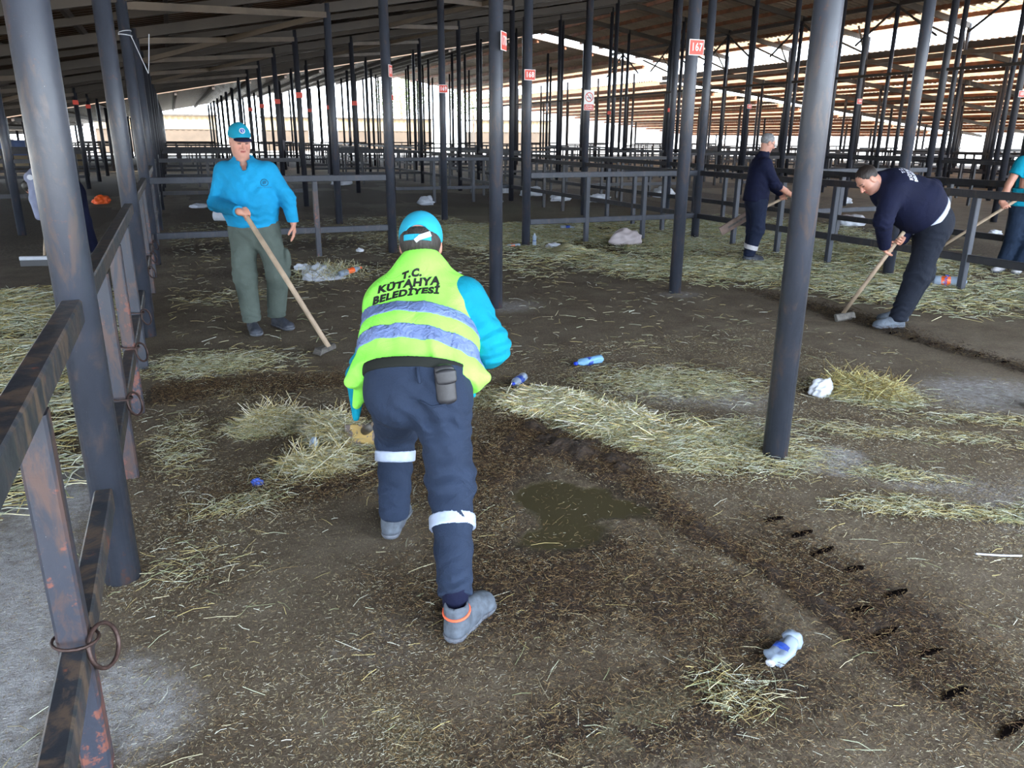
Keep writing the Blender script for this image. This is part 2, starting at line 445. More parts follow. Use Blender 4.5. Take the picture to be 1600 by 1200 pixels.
# ------------------------------------------------------------------ roof
RX, RZ = 16.3, 6.38          # ridge
def roof_z(X):
    if X <= RX: return 3.43 + .181*X
    if X <= 23.66: return RZ - .157*(X-RX)
    return 4.55 - .112*(X-23.66)
def sheet(x0, x1, y0, y1, dz, mat, z0=None, z1=None, period=.24, amp=.030):
    z0 = roof_z(x0+1e-4) if z0 is None else z0; z1 = roof_z(x1-1e-4) if z1 is None else z1
    n = int((y1-y0)/period); ys = []; zs = []
    for i in range(n+1):
        yb = y0 + i*(y1-y0)/(n+1); p_ = (y1-y0)/(n+1)
        ys += [yb, yb+.3*p_, yb+.42*p_, yb+.88*p_]; zs += [-amp, -amp, amp, amp]
    ys.append(y1); zs.append(-amp)
    Y = np.array(ys); Z = np.array(zs)
    co = []; k = len(Y)
    for (x, zz) in ((x0, z0), (x1, z1)):
        for off in (0, .004): co.append(np.stack([np.full(k, x), Y, Z+zz+dz+off], -1))
    co = np.concatenate(co); i = np.arange(k-1)
    q = np.concatenate([np.stack([i, i+1, i+1+2*k, i+2*k], -1), np.stack([i+k, i+3*k, i+1+3*k, i+1+k], -1)])
    return link_mesh('ceiling', np_mesh('ceiling', co, q), mat, kind='structure')
def sheet_mat(name, col, transl=0., rough=.5, var=.4, glow=None):
    mt, nt, b = nodes_of(name); v = coord(nt, scale=(.35, 1, 1)); v2 = coord(nt)
    f = noise(nt, v, 1.6, 4)
    cc = ramp(nt, f, [(.3, tuple(x*(1-var) for x in col)), (.7, tuple(min(1, x*(1+var)) for x in col))])
    cc = mix(nt, ramp(nt, noise(nt, v2, 5, 4), [(.55, (0, 0, 0)), (.7, (.6, .6, .6))]), cc, tuple(x*.5 for x in col))
    nt.links.new(cc, b.inputs['Base Color']); b.inputs['Roughness'].default_value = rough
    b.inputs['Specular IOR Level'].default_value = .22 if not transl else .4
    if transl:
        out = nt.nodes['Material Output']; t = N(nt, 'ShaderNodeBsdfTranslucent'); ms = N(nt, 'ShaderNodeMixShader')
        nt.links.new(cc, t.inputs['Color']); ms.inputs[0].default_value = transl
        nt.links.new(b.outputs[0], ms.inputs[1]); nt.links.new(t.outputs[0], ms.inputs[2]); nt.links.new(ms.outputs[0], out.inputs['Surface'])
    return mt
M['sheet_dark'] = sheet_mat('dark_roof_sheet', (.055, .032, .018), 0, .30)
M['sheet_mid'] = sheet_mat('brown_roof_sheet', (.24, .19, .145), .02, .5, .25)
M['sheet_light'] = sheet_mat('fibreglass_roof_sheet', (.82, .68, .54), .34, .5, .12)
Y0R, GAP0, GAP1, YEND = -2.3, 36.4, 36.95, 65.
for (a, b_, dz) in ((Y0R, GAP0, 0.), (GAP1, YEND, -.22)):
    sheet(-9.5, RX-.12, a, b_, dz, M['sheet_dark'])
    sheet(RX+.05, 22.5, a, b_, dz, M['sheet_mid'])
    sheet(22.5, 23.66, a, b_, dz, M['sheet_light'])
    # lower lean-to roof: fibreglass lights and brown sheets in strips
    xs = 23.66
    k = 0
    while xs < 46.5:
        w = 1.25 if k % 2 == 0 else .85
        sheet(xs, xs+w-.02, a, b_, dz*.7, M['sheet_light'] if k % 2 == 0 else M['sheet_mid'])
        xs += w; k += 1
    rc = MB(); rc.bar((RX-.03, a, RZ+dz+.09), (RX-.03, b_, RZ+dz+.09), .5, .02); rc.build('trim_1' if a < 0 else 'trim_2', M['rafter'], kind='structure')

def roof_bar(name, a, b_, w, h, mat, label, cat, group, up=(0, 0, 1)):
    mb = MB(); A, B_ = Vector(a), Vector(b_); c = (A+B_)/2
    mb.bar(A-c, B_-c, w, h, up); o = mb.build(name, mat, label=label, cat=cat, group=group); o.location = c; return o

YB, DY = 2.96, 4.016
def rowy(k): return YB + DY*k
# purlins along the shed
k = 0
x = -8.6
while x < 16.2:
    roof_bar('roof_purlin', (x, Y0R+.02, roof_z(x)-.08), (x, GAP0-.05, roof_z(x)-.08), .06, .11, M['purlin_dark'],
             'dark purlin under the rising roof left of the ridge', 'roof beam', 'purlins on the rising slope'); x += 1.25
x = 16.75
while x < 23.6:
    roof_bar('roof_purlin', (x, Y0R+.02, roof_z(x)-.08), (x, GAP0-.05, roof_z(x)-.08), .07, .13, M['purlin'],
             'rust brown purlin under the falling roof right of the ridge', 'roof beam', 'purlins on the falling slope'); x += 1.05
x = 24.0
while x < 46.3:
    roof_bar('roof_purlin', (x, Y0R+.02, roof_z(x)-.09), (x, GAP0-.05, roof_z(x)-.09), .085, .12, M['purlin'],
             'rust brown purlin under the lower glowing roof on the right', 'roof beam', 'purlins of the lower side roof'); x += 1.25
x = -8.6
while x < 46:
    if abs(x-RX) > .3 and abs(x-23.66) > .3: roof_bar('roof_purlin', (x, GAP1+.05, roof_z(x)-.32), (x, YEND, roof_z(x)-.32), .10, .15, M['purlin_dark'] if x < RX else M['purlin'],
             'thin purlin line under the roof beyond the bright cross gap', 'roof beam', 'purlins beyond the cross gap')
    x += 1.5
# rafters across
ry = []
yy = rowy(-1)
while yy < GAP0-.2: ry.append(yy); yy += DY/2
for i, yy in enumerate(ry):
    main = (i % 2 == 0)
    w, h = (.10, .16) if main else (.06, .10)
    z_ = -.21 if main else -.18
    roof_bar('roof_rafter', (-9.2, yy, roof_z(-9.2)+z_), (RX, yy, RZ+z_), w, h, M['rafter'],
             'long rafter crossing under the rising roof up to the ridge', 'roof beam', 'rafters of the rising slope')
    if main:
        roof_bar('roof_rafter', (RX, yy, RZ+z_), (23.6, yy, roof_z(23.6)+z_), w, h, M['rafter'],
                 'rafter dropping from the ridge to the bright clerestory gap', 'roof beam', 'rafters of the falling slope')
        roof_bar('roof_rafter', (23.7, yy, roof_z(23.7)+z_-.03), (46.3, yy, roof_z(46.3)+z_-.03), w, h, M['rafter'],
                 'rafter of the lower roof beyond the clerestory gap', 'roof beam', 'rafters of the lower side roof')
ROWX = [-7.65, -5.56, -2.43, -.357, 2.774, 4.867, 7.99, 10.087, 13.22, 15.31, 18.44, 20.53, 23.66, 25.75, 28.88, 30.97, 34.1, 36.2, 39.3, 41.4, 44.5]
# plan bracing flats under the rising roof
for k in range(3, 8):
    for (xa, xb) in ((-.357, 2.774), (4.867, 7.99), (-5.56, -2.43)):
        for s in (0, 1):
            a = (xa, rowy(k+s-1), roof_z(xa)-.32); b_ = (xb, rowy(k-s), roof_z(xb)-.32)
            if s and k % 2: continue
            roof_bar('roof_brace', a, b_, .05, .09, M['brace'], 'pale diagonal brace under the dark roof', 'roof beam', 'diagonal roof braces')
# knee braces and inverted-V struts in the row under the falling slope
for k in range(1, 9):
    X = 20.53; zt = 5.42; y = rowy(k)
    for s in (-1, 1):
        roof_bar('roof_strut', (X, y, zt-.05), (X, y+s*1.5, zt-1.0), .05, .05, M['purlin_dark'],
                 'slim dark strut splaying from a post top near the clerestory', 'roof beam', 'splayed struts near the clerestory', (1, 0, 0))
        roof_bar('roof_brace', (23.5, y, 4.55), (23.5-1.3, y+s*.9, roof_z(22.2)-.2), .06, .06, M['brace'],
                 'short pale knee brace against the bright clerestory', 'roof beam', 'knee braces at the clerestory', (1, 0, 0))
roof_bar('girder_chord', (20.53, Y0R, 5.45), (20.53, GAP0, 5.45), .09, .12, M['purlin_dark'], 'long dark girder running above the posts before the clerestory', 'roof beam', None, (0, 0, 1))
roof_bar('gutter_beam', (23.6, Y0R, 4.22), (23.6, GAP0, 4.22), .12, .13, M['brace'], 'long pale brown beam below the bright clerestory gap', 'roof beam', None, (0, 0, 1))
mb = MB(); mb.box((23.66, Y0R, 4.36), (23.70, GAP0, 4.55)); mb.build('trim_3', M['rafter'], kind='structure')
roof_bar('hanging_pipe', (13.22, Y0R, 2.82), (13.22, GAP0, 2.82), .05, .05, M['rafter'], 'thin rusty pipe strung level between the posts at mid height', 'pipe', None)

# ------------------------------------------------------------------ roof posts
def post_mesh(h, r=.0645, n=20):
    mb = MB(); mb.tube([(0, 0, 0), (0, 0, h)], r, n)
    return mb.mesh('roof_post')
def in_view(x, y, h, mx=160):
    for z in (0, .5, 1, 2, 3, h):
        p = project((x, y, z))
        if p and -mx < p[0] < 1600+mx and -250 < p[1] < 1400: return True
    return False
ROWN = {-2.43: 'row left of the long tethering fence', -.357: 'row of the long tethering fence', 2.774: 'first aisle row', 4.867: 'second aisle row',
        7.99: 'row of the near right pen fence', 10.087: 'row of the far right pen fence', 13.22: 'row past the right pens', 15.31: 'distant numbered row'}
SPECIAL = {(-.357, 0): 'thick scuffed steel post at far left, nearest the camera, holding fence rails',
 (-.357, 1): 'blue-grey steel post just behind the nearest left post, rails meeting it at its foot',
 (-.357, 2): 'third post along the left fence, where the cross rail starts',
 (2.774, 0): 'big bluish steel post standing alone in the right foreground',
 (2.774, 1): 'bare steel post behind the hi-vis worker, carrying plate 170',
 (4.867, 1): 'steel post standing in open floor right of centre, carrying plate 167',
 (2.774, 2): 'steel post at the right end of the left cross rail, carrying plate 171',
 (4.867, 2): 'steel post with a water bottle standing at its foot, carrying plate 168',
 (4.867, 3): 'steel post in the aisle carrying plate 169',
 (2.774, 3): 'slim steel post right behind the left cross rail, no plate',
 (-2.43, 3): 'dark lone post at the left edge beyond the fence',
 (7.99, 1): 'thick steel post rising behind the back of the bending navy worker',
 (7.99, 2): 'steel post just right of plate 167, where cross rail and right fence meet',
 (7.99, 3): 'steel post carrying the no smoking sign'}
POSTS = {}
pm_cache = {}
def plate_y(k): return rowy(k) - .075
for X in ROWX:
    for k in range(0, 16):
        y = rowy(k)
        if GAP0-.6 < y < GAP1+1.2: y = GAP0-.35
        dz = 0 if y < GAP0 else -.22
        h = roof_z(X) - .14 + dz
        if not in_view(X, y, h): continue
        if X > 26 and y > 40 and (k % 2): continue
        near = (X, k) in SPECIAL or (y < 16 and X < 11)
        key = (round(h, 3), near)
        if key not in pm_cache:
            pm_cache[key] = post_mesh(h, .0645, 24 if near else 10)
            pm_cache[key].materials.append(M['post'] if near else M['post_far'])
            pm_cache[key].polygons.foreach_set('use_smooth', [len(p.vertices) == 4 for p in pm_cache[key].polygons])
        o = bpy.data.objects.new('roof_post', pm_cache[key]); COL.objects.link(o); o.location = (X, y, 0)
        POSTS[(X, k)] = o
        if (X, k) in SPECIAL: tag(o, SPECIAL[(X, k)], 'post', 'round steel roof posts')
        elif X in ROWN and k < 9:
            tag(o, 'dark steel roof post in the %s' % ROWN[X], 'post', 'roof posts of the ' + ROWN[X])
        elif k < 9: tag(o, 'thin dark roof post far off to the right before the cross gap', 'post', 'distant roof posts on the right')
        else: tag(o, 'thin dark roof post in the hall beyond the cross gap', 'post', 'roof posts beyond the gap')
# concrete collars at the feet of two posts
# ------------------------------------------------------------------ pen fences
def fence(p0, p1, nb, label, group, detail=2, mats=None, rings=None, off=.064, zt=1.09, zb=.40, name='pen_fence'):
    """one fence bay between two posts: top rail, bottom rail, square uprights"""
    mr, mbal = mats or (M['fence_dark'], M['fence_blue'])
    A, B_ = Vector((*p0, 0)), Vector((*p1, 0)); d = (B_-A).normalized(); L = (B_-A).length
    a, b_ = A + d*off, B_ - d*off
    W, H_ = .064, .082
    if detail == 0:
        mb = MB()
        mb.bar(a+Vector((0, 0, zt-H_/2)), b_+Vector((0, 0, zt-H_/2)), W, H_); mb.bar(a+Vector((0, 0, zb-H_/2)), b_+Vector((0, 0, zb-H_/2)), W, H_)
        for i in range(1, nb+1):
            p = A + d*(L*i/(nb+1)); mb.bar(p, p+Vector((0, 0, zt-H_)), .06, .06, (0, 1, 0))
        for i in range(len(mb.v)): mb.v[i] = tuple(Vector(mb.v[i])-A)
        o = mb.build(name, mr, label=label, cat='fence', group=group); o.location = A; return o
    t = empty(name, A, label=label, cat='fence', group=group)
    MB().bbar(a+Vector((0, 0, zt-H_/2)), b_+Vector((0, 0, zt-H_/2)), W, H_).build('top_rail', mr, t)
    cuts = [a] + [A + d*(L*i/(nb+1)) for i in range(1, nb+1)] + [b_]
    lr = MB()
    for i in range(len(cuts)-1):
        c0 = cuts[i] + (d*.036 if i else Vector()); c1 = cuts[i+1] - (d*.036 if i < len(cuts)-2 else Vector())
        lr.bbar(c0+Vector((0, 0, zb-H_/2)), c1+Vector((0, 0, zb-H_/2)), W-.004, H_)
    lr.build('bottom_rail', mr, t)
    for i in range(1, nb+1):
        p = cuts[i]
        MB().bbar(p+Vector((0, 0, -.02)), p+Vector((0, 0, zt-H_+.001)), .070, .070, .007, (0, 1, 0)).build('upright', mbal, t)
    if rings:
        for i in range(1, nb+1):
            p = cuts[i]; rg = MB()
            rg.torus(p + Vector((.064, -.012, .375)), (.86, -.42, .25), .056, .0058)
            rg.torus(p + Vector((0.006, -.02, .415)), (.10, .05, 1), .052, .0042, 20, 6)
            rg.build('tether_ring', M['ring'], t, smooth=True)
    return t
XL = -.366
lm = (M['rail'], M['baluster'])
LN = {-1: 'nearest bay of the left fence, running out at the bottom left corner', 0: 'second bay of the left fence, behind the nearest post',
      1: 'third bay of the left fence, beyond the second post', 2: 'fourth bay of the left fence, past the cross rail'}
for k in range(-1, 16):
    y0, y1 = rowy(k), rowy(k+1)
    if GAP0-2 < y1 < GAP1+3 or y1 > YEND: continue
    if k < 3: fence((XL, y0), (XL, y1), 3, LN[k], 'bays of the left fence', mats=lm, rings=k < 2)
    else: fence((XL, y0), (XL, y1), 3, 'far bay of the left fence, stacked up edge-on in the distance', 'far bays of the left fence', 0)
def xl(k, side): return
RN = {(7.99, 0): 'nearest bay of the near right fence, in front of the cyan T-shirt worker', (7.99, 1): 'bay of the near right fence behind the two navy workers',
      (7.99, 2): 'bay of the near right fence just past the cross rail', (10.087, 0): 'nearest bay of the second right fence, behind the cyan T-shirt worker',
      (10.087, 1): 'bay of the second right fence behind the bending navy worker', (10.087, 2): 'bay of the second right fence beyond the standing grey-haired worker'}
for X in (7.99, 10.087, 18.44, 20.53, 28.88, 30.97):
    for k in range(0, 15):
        y0, y1 = rowy(k), rowy(k+1)
        if GAP0-2 < y1 < GAP1+2 or y1 > YEND or (X > 12 and y0 > 37) : continue
        if not (in_view(X, y0, 1) or in_view(X, y1, 1)): continue
        if (X, k) in RN: fence((X, y0), (X, y1), 3, RN[(X, k)], 'bays of the right fences')
        elif X < 12: fence((X, y0), (X, y1), 3, 'distant bay of the two right hand fences running away from the camera', 'distant bays of the right fences', 0)
        else: fence((X, y0), (X, y1), 3, 'small lengthwise fence bay far off on the right side of the hall', 'far lengthwise fence bays', 0)
# cross fences
fence((XL, rowy(2)), (2.774, rowy(2)), 2, 'low cross fence behind the cyan-sweater worker, one rusty upright showing', 'cross fences', mats=(M['fence_blue'], M['baluster']))
fence((4.867, rowy(2)), (7.99, rowy(2)), 2, 'blue-grey cross fence between plate 168 and the right fence', 'cross fences', mats=(M['fence_blue'], M['fence_blue']))
fence((4.867, rowy(4)), (7.99, rowy(4)), 2, 'second cross fence, farther back behind plate 169', 'cross fences', mats=(M['fence_blue'], M['fence_blue']))
fence((10.087, rowy(2)), (13.22, rowy(2)), 2, 'cross fence between the second right fence and the next post row', 'cross fences', mats=(M['fence_blue'], M['fence_blue']))
fence((10.087, rowy(1)), (13.22, rowy(1)), 2, 'cross fence glimpsed behind the head of the bending navy worker', 'cross fences', mats=(M['fence_blue'], M['fence_blue']))
gaps = list(zip(ROWX[:-1], ROWX[1:]))
for k in (4, 5, 6, 7, 8, 10, 12, 14):
    for (xa, xb) in gaps:
        if xb-xa < 2.5: continue
        if (k == 4 and abs(xa-4.867) < .1) or not (in_view(xa, rowy(k), 1, 0) or in_view(xb, rowy(k), 1, 0)): continue
        if k == 5 and xa < 15: continue
        y = rowy(k) if k != 8 else 34.9
        fence((xa, y), (xb, y), 2 if k < 7 else 4, 'distant cross fence bay among the far posts', 'distant cross fence bays', 0)

# ------------------------------------------------------------------ number plates and the no smoking sign
def text_mesh(s, size, extr=.001, bold=.0, align='CENTER'):
    cu = bpy.data.curves.new('txt', 'FONT'); cu.body = s; cu.size = size; cu.extrude = extr; cu.offset = bold
    cu.space_character = 1.12; cu.align_x = align; cu.align_y = 'CENTER'; cu.resolution_u = 3
    o = bpy.data.objects.new('txt', cu); COL.objects.link(o)
    dg = bpy.context.evaluated_depsgraph_get(); me = bpy.data.meshes.new_from_object(o.evaluated_get(dg))
    bpy.data.objects.remove(o); bpy.data.curves.remove(cu); return me
def place_text(me, origin, ux, uy):
    ux, uy = Vector(ux).normalized(), Vector(uy).normalized(); un = ux.cross(uy)
    mt_ = Matrix.Identity(4)
    for i in range(3): mt_[i][0], mt_[i][1], mt_[i][2], mt_[i][3] = ux[i], uy[i], un[i], origin[i]
    me.transform(mt_); return me
def plate(X, k, z, num, label, w=.172, h=.145, dx=0., yaw=0.):
    p = Vector((X+dx, rowy(k)-.071, z)); t = empty('number_plate', p, label=label, cat='sign', group='red number plates on posts')
    ux = Vector((cos(yaw), sin(yaw), 0)); n = Vector((-ux.y, ux.x, 0))*-1
    MB().bar(p-ux*(w/2), p+ux*(w/2), .006, h).build('plate', M['sign_white'], t)
    q = p + n*.0045
    MB().bar(q-ux*(w/2-.007), q+ux*(w/2-.007), .004, h-.014).build('red_field', M['sign_red'], t)
    if num:
        me = place_text(text_mesh(num, h*.70, .001, .0016), (0, 0, 0), ux, (0, 0, 1))
        me.transform(Matrix.Scale(.80, 4, ux)); me.transform(Matrix.Translation(q+n*.0035))
        link_mesh('digits', me, M['sign_white'], t)
plate(4.867, 1, 2.455, '167', 'large red plate reading 167 right of centre')
plate(2.774, 1, 2.415, '170', 'red plate reading 170 half turned on the post above the blue-capped worker', .165, .155, .045, .9)
plate(4.867, 2, 2.45, '168', 'red plate reading 168 left of the no smoking sign')
plate(2.774, 2, 2.43, '171', 'narrow red plate reading 171 beside the bare middle post', .165, .155, .045, 1.05)
plate(4.867, 3, 2.45, '169', 'red plate reading 169 between plates 171 and 170')
plate(15.31, 2, 2.45, '183', 'pinkish red plate at the right edge of the picture', .16, .12)
plate(15.31, 3, 2.45, '184', 'small red plate just right of the big foreground post', .16, .12)
plate(15.31, 4, 2.45, '185', 'small red plate above the grey-haired worker', .16, .12)
for (X, k) in [(15.31, 5), (2.774, 4), (4.867, 4), (2.774, 5), (4.867, 5), (15.31, 6), (2.774, 6), (4.867, 6), (4.867, 7), (2.774, 7), (-2.43, 5), (-2.43, 6), (-2.43, 7), (-2.43, 4)]:
    mb = MB(); mb.box((-.075, -.004, -.06), (.075, .002, .06))
    o = mb.build('number_plate', M['sign_red'], label='tiny red plate on a distant aisle post', cat='sign', group='tiny distant number plates')
    o.location = (X, rowy(k)-.071, 2.45)

p = Vector((7.99, rowy(3)-.074, 2.31)); t = empty('no_smoking_sign', p, label='white and red no smoking sign on a post, right of plate 168', cat='sign')
MB().box(p+Vector((-.115, -.004, -.19)), p+Vector((.115, .002, .20))).build('board', M['sign_white'], t)
MB().box(p+Vector((-.108, -.008, -.183)), p+Vector((.108, -.003, -.075))).build('red_panel', M['sign_red'], t)
mb = MB(); mb.torus(p+Vector((0, -.006, .065)), (0, 1, 0), .085, .008, 32, 6)
mb.bar(p+Vector((-.058, -.008, .123)), p+Vector((.058, -.008, .007)), .004, .012, (1, 0, 1)); mb.build('prohibition_ring', M['sign_red'], t)
mb = MB(); mb.bar(p+Vector((-.055, -.008, .050)), p+Vector((.045, -.008, .050)), .004, .014)
mb.tube([p+Vector((.03, -.008, .07)), p+Vector((.045, -.008, .09)), p+Vector((.02, -.008, .10)), p+Vector((.03, -.008, .12))], .004, 6); mb.build('cigarette', M['letter_black'], t)
me = place_text(text_mesh('SİGARA', .042, .001, .001), p+Vector((0, -.010, -.108)), (1, 0, 0), (0, 0, 1)); link_mesh('lettering', me, M['sign_white'], t)
me = place_text(text_mesh('İÇİLMEZ', .042, .001, .001), p+Vector((0, -.010, -.152)), (1, 0, 0), (0, 0, 1)); link_mesh('lettering', me, M['sign_white'], t)

# ------------------------------------------------------------------ what lies outside
M['tan_wall'] = simple('tan_corrugated', (.20, .150, .085), .8, var=.1, scale=1)
M['brown_wall'] = simple('brown_wall', (.055, .038, .025), .8, var=.2, scale=1)
M['pale_wall'] = simple('pale_wall', (.42, .42, .42), .8, var=.05, scale=1)
M['grey_panel'] = simple('grey_panel', (.085, .085, .09), .8, var=.15, scale=1)
M['awning'] = simple('red_awning', (.35, .08, .06), .8, var=.3, scale=1)
M['blue_tarp'] = simple('blue_tarp', (.03, .06, .16), .6, var=.3, scale=2)
def corr_wall(mb, x0, x1, y, z0, z1, per=.5, amp=.05):
    n = int((x1-x0)/per)
    for i in range(n):
        a = x0+i*per; mb.box((a, y, z0), (a+per*.55, y+.1, z1)); mb.box((a+per*.55, y+amp, z0), (a+per, y+.1, z1))
for nm, x0, x1, y, lab in (('farm_building', -6., 4., 80., 'tan corrugated building straight ahead at the far end of the left fence'),
                           ('farm_building', 8.5, 13., 84., 'tan corrugated building behind the cyan-sweater worker, right of his cap'),
                           ('farm_building', 16., 26., 84., 'tan and brown building seen through the posts left of centre'),
                           ('farm_building', 31., 40., 84., 'tan building seen through the posts right of centre')):
    t = empty(nm, (x0, y, 0), label=lab, cat='building')
    mb = MB(); corr_wall(mb, x0, x1, y, 1.95, 3.1); mb.build('upper_wall', M['tan_wall'], t)
    MB().box((x0, y+.1, -.1), (x1, y+3, 1.95)).build('lower_wall', M['brown_wall'], t)
    MB().box((x0-.2, y-.2, 3.1), (x1+.2, y+3.2, 3.25)).build('roof', M['rafter'], t)
for i, (x, y, L, lab) in enumerate(((46., 92., 22., 'white stable block with grey doors beyond the posts right of centre'),
                                    (72., 84., 26., 'white stable block with grey doors behind the standing grey-haired worker'),
                                    (100., 70., 30., 'white stable block with grey doors at the far right'))):
    t = empty('stable_block', (x, y, 0), label=lab, cat='building')
    MB().box((x, y, -.1), (x+L, y+5, 4.2)).build('wall', M['pale_wall'], t)
    MB().box((x-.4, y-.8, 4.2), (x+L+.4, y+5.4, 4.4)).build('roof', M['pale_wall'], t)
    n = int(L/3.2)
    for j in range(n):
        MB().box((x+.5+j*3.2, y-.08, .9), (x+2.9+j*3.2, y+.02, 3.0)).build('door', M['grey_panel'], t)
t = empty('market_awning', (62, 40, 0), label='red and white scalloped awning outside at the far right', cat='awning')
mb = MB(); mb.add([(62,40,3.1),(71,37,3.1),(71.6,38.6,3.7),(62.6,41.6,3.7),(62,40,3.15),(71,37,3.15),(71.6,38.6,3.75),(62.6,41.6,3.75)], [(0,1,2,3),(7,6,5,4),(0,4,5,1),(1,5,6,2),(2,6,7,3),(3,7,4,0)]); mb.build('canopy', M['grey_panel'], t)
mb = MB()
for j in range(18):
    a = Vector((62+j*.5, 40-j*.1667, 3.1)); mb.bar(a, a+Vector((.36, -.12, 0)), .04, .9)
mb.build('valance', M['awning'], t)
for q in ((62.1, 40, 0), (70.9, 37.1, 0), (66.5, 38.6, 0)): MB().bar(q, Vector(q)+Vector((0, 0, 3.1)), .12, .12, (0, 1, 0)).build('pole', M['post_far'], t)
# low parapet in the yard on the right
mb = MB(); mb.bar((50, 60, .5), (110, 30, .5), .3, .9); mb.build('yard_wall', M['pale_wall'], label='low white wall running across the sunny yard on the right', cat='wall')
# left side: curtain-clad side frame, tarp and crates
t = empty('side_screen', (-12, 30, 0), label='pale translucent side screen with a dark frame, beyond the left posts', cat='screen')
mb = MB(); mb.box((-11.4, 12, 1.5), (-11.3, 52, 3.0)); mb.build('curtain', M['pale_wall'], t)
mb = MB()
for j in range(21): mb.box((-11.29, 12+j*2, 0), (-11.2, 12.09+j*2, 3.1))
for z in (1.45, 2.25, 3.0): mb.box((-11.29, 12, z), (-11.2, 52, z+.06))
mb.build('frame', M['post_far'], t)
MB().box((-10.9, 44.6, .55), (-5.2, 44.9, 1.25)).build('blue_tarp', M['blue_tarp'], label='dark blue tarp stretched behind the posts at left', cat='tarp')
MB().box((-9.9, 45.3, -.02), (-4., 45.7, .75)).build('feed_trough', M['tan_wall'], label='long tan concrete trough standing behind the left posts', cat='trough')
for i in range(6):
    y = 20+i*5; 
    fence((-7.65, y), (-7.65, y+4.6), 9, 'dark slatted side fence at the far left', 'side fence bays at the left', 0, zt=1.25)

# trees outside
M['leaf'] = simple('yellow_leaves', (.26, .30, .05), .8, var=.3, scale=3)
M['leaf_pale'] = simple('pale_leaves', (.20, .26, .12), .8, var=.3, scale=3)
M['bark'] = simple('bark', (.10, .07, .05), .9)
def tree(x, y, h, r, mat, label, n=2600):
    t = empty('tree', (x, y, 0), label=label, cat='tree')
    MB().tube([(x, y, -.05), (x+.1, y, h*.4), (x-.1, y+.1, h*.75)], [.22, .16, .06], 8).build('trunk', M['bark'], t, True)
    c = rng.normal(size=(n, 3)); c /= np.linalg.norm(c, axis=1)[:, None]; c *= (rng.random((n, 1))**.4)
    c = c*np.array([r, r, r*.85]) + np.array([x, y, h*.72]) + .35*r*(rng.random((n, 3))-.5)
    d1 = rng.normal(size=(n, 3)); d1 /= np.linalg.norm(d1, axis=1)[:, None]; d2 = np.cross(d1, rng.normal(size=(n, 3))); d2 /= np.linalg.norm(d2, axis=1)[:, None]
    s = .16
    co = np.stack([c-d1*s, c+d2*s*.5, c+d1*s, c-d2*s*.5], 1).reshape(-1, 3)
    link_mesh('foliage', np_mesh('foliage', co, np.arange(len(co)).reshape(-1, 4)), mat, t)
tree(-15.5, 31, 5.0, 2.0, M['leaf'], 'yellow-green tree above the pale screen at the left edge')
tree(27, 100, 8.5, 3.4, M['leaf_pale'], 'hazy tree behind the tan buildings left of centre')
tree(38, 104, 9, 3.6, M['leaf_pale'], 'hazy tree seen between the posts near plate 170')

# ================================================================== STRAW, MANURE, LITTER
def color_mat(name, rough=.75, spec=.3, transl=0.):
    mt, nt, b = nodes_of(name); at = N(nt, 'ShaderNodeAttribute', attribute_name='Col')
    nt.links.new(at.outputs['Color'], b.inputs['Base Color']); b.inputs['Roughness'].default_value = rough
    b.inputs['Specular IOR Level'].default_value = spec; return mt
M['straw'] = color_mat('straw_stalks')
PAL = np.array([(.56,.52,.34),(.42,.45,.32),(.50,.42,.18),(.34,.28,.12),(.62,.64,.54),(.30,.33,.18),(.16,.11,.05)])
PALB = np.array([(.045,.024,.013),(.09,.050,.024),(.15,.09,.04),(.24,.17,.08),(.028,.016,.009)])
def strands(name, x, y, z, ln, wd, label, pal=PAL, pw=None, tilt=.12, group=None, cat='straw', seg=2, bend_=.05):
    n = len(x); az = rng.random(n)*2*pi; pt = rng.normal(size=n)*tilt
    d = np.stack([np.cos(az)*np.cos(pt), np.sin(az)*np.cos(pt), np.sin(pt)], -1)
    s = np.stack([-np.sin(az), np.cos(az), np.zeros(n)], -1); u = np.cross(s, d)*-1
    bend = s*(rng.normal(size=(n, 1))*bend_*ln[:, None]) + np.array([0, 0, 1])*(np.abs(rng.normal(size=(n, 1)))*.05*ln[:, None])
    c = np.stack([x, y, z], -1)
    rings = []
    for t, bd in (((-.5, 0), (0, 1), (.5, 0)) if seg == 2 else ((-.5, 0), (.5, 0))):
        p = c + d*(t*ln)[:, None] + bend*bd
        for a in (90, 210, 330):
            rings.append(p + s*(cos(radians(a))*wd/2)[:, None] + u*(sin(radians(a))*wd/2)[:, None])
    co = np.stack(rings, 1)
    low = co[:, :, 2].min(1); co[:, :, 2] += np.clip(.0005-low, 0, None)[:, None]
    NV = 9 if seg == 2 else 6
    base = (np.arange(n)*NV)[:, None]
    fs = []
    for r in ((0, 3) if seg == 2 else (0,)):
        for k in range(3):
            fs.append(base + np.array([r+k, r+(k+1) % 3, r+3+(k+1) % 3, r+3+k]))
    q = np.concatenate(fs, 0)
    me = np_mesh(name, co.reshape(-1, 3), q)
    ci = rng.choice(len(pal), n, p=pw); cc = pal[ci]*(.75+.5*rng.random((n, 1)))
    col = np.concatenate([np.repeat(cc, NV, 0), np.ones((n*NV, 1))], 1); set_attr(me, 'Col', col)
    return link_mesh(name, me, M['straw'], label=label, cat=cat, group=group, kind='stuff')
def sample(n, x0, x1, y0, y1, wfun):
    X = []; Y = []; W = []; got = 0
    while got < n:
        x = x0 + (x1-x0)*rng.random(60000); y = y0 + (y1-y0)*rng.random(60000)
        w = wfun(x, y); k = rng.random(60000) < w
        X.append(x[k]); Y.append(y[k]); W.append(w[k]); got += k.sum()
    return np.concatenate(X)[:n], np.concatenate(Y)[:n]
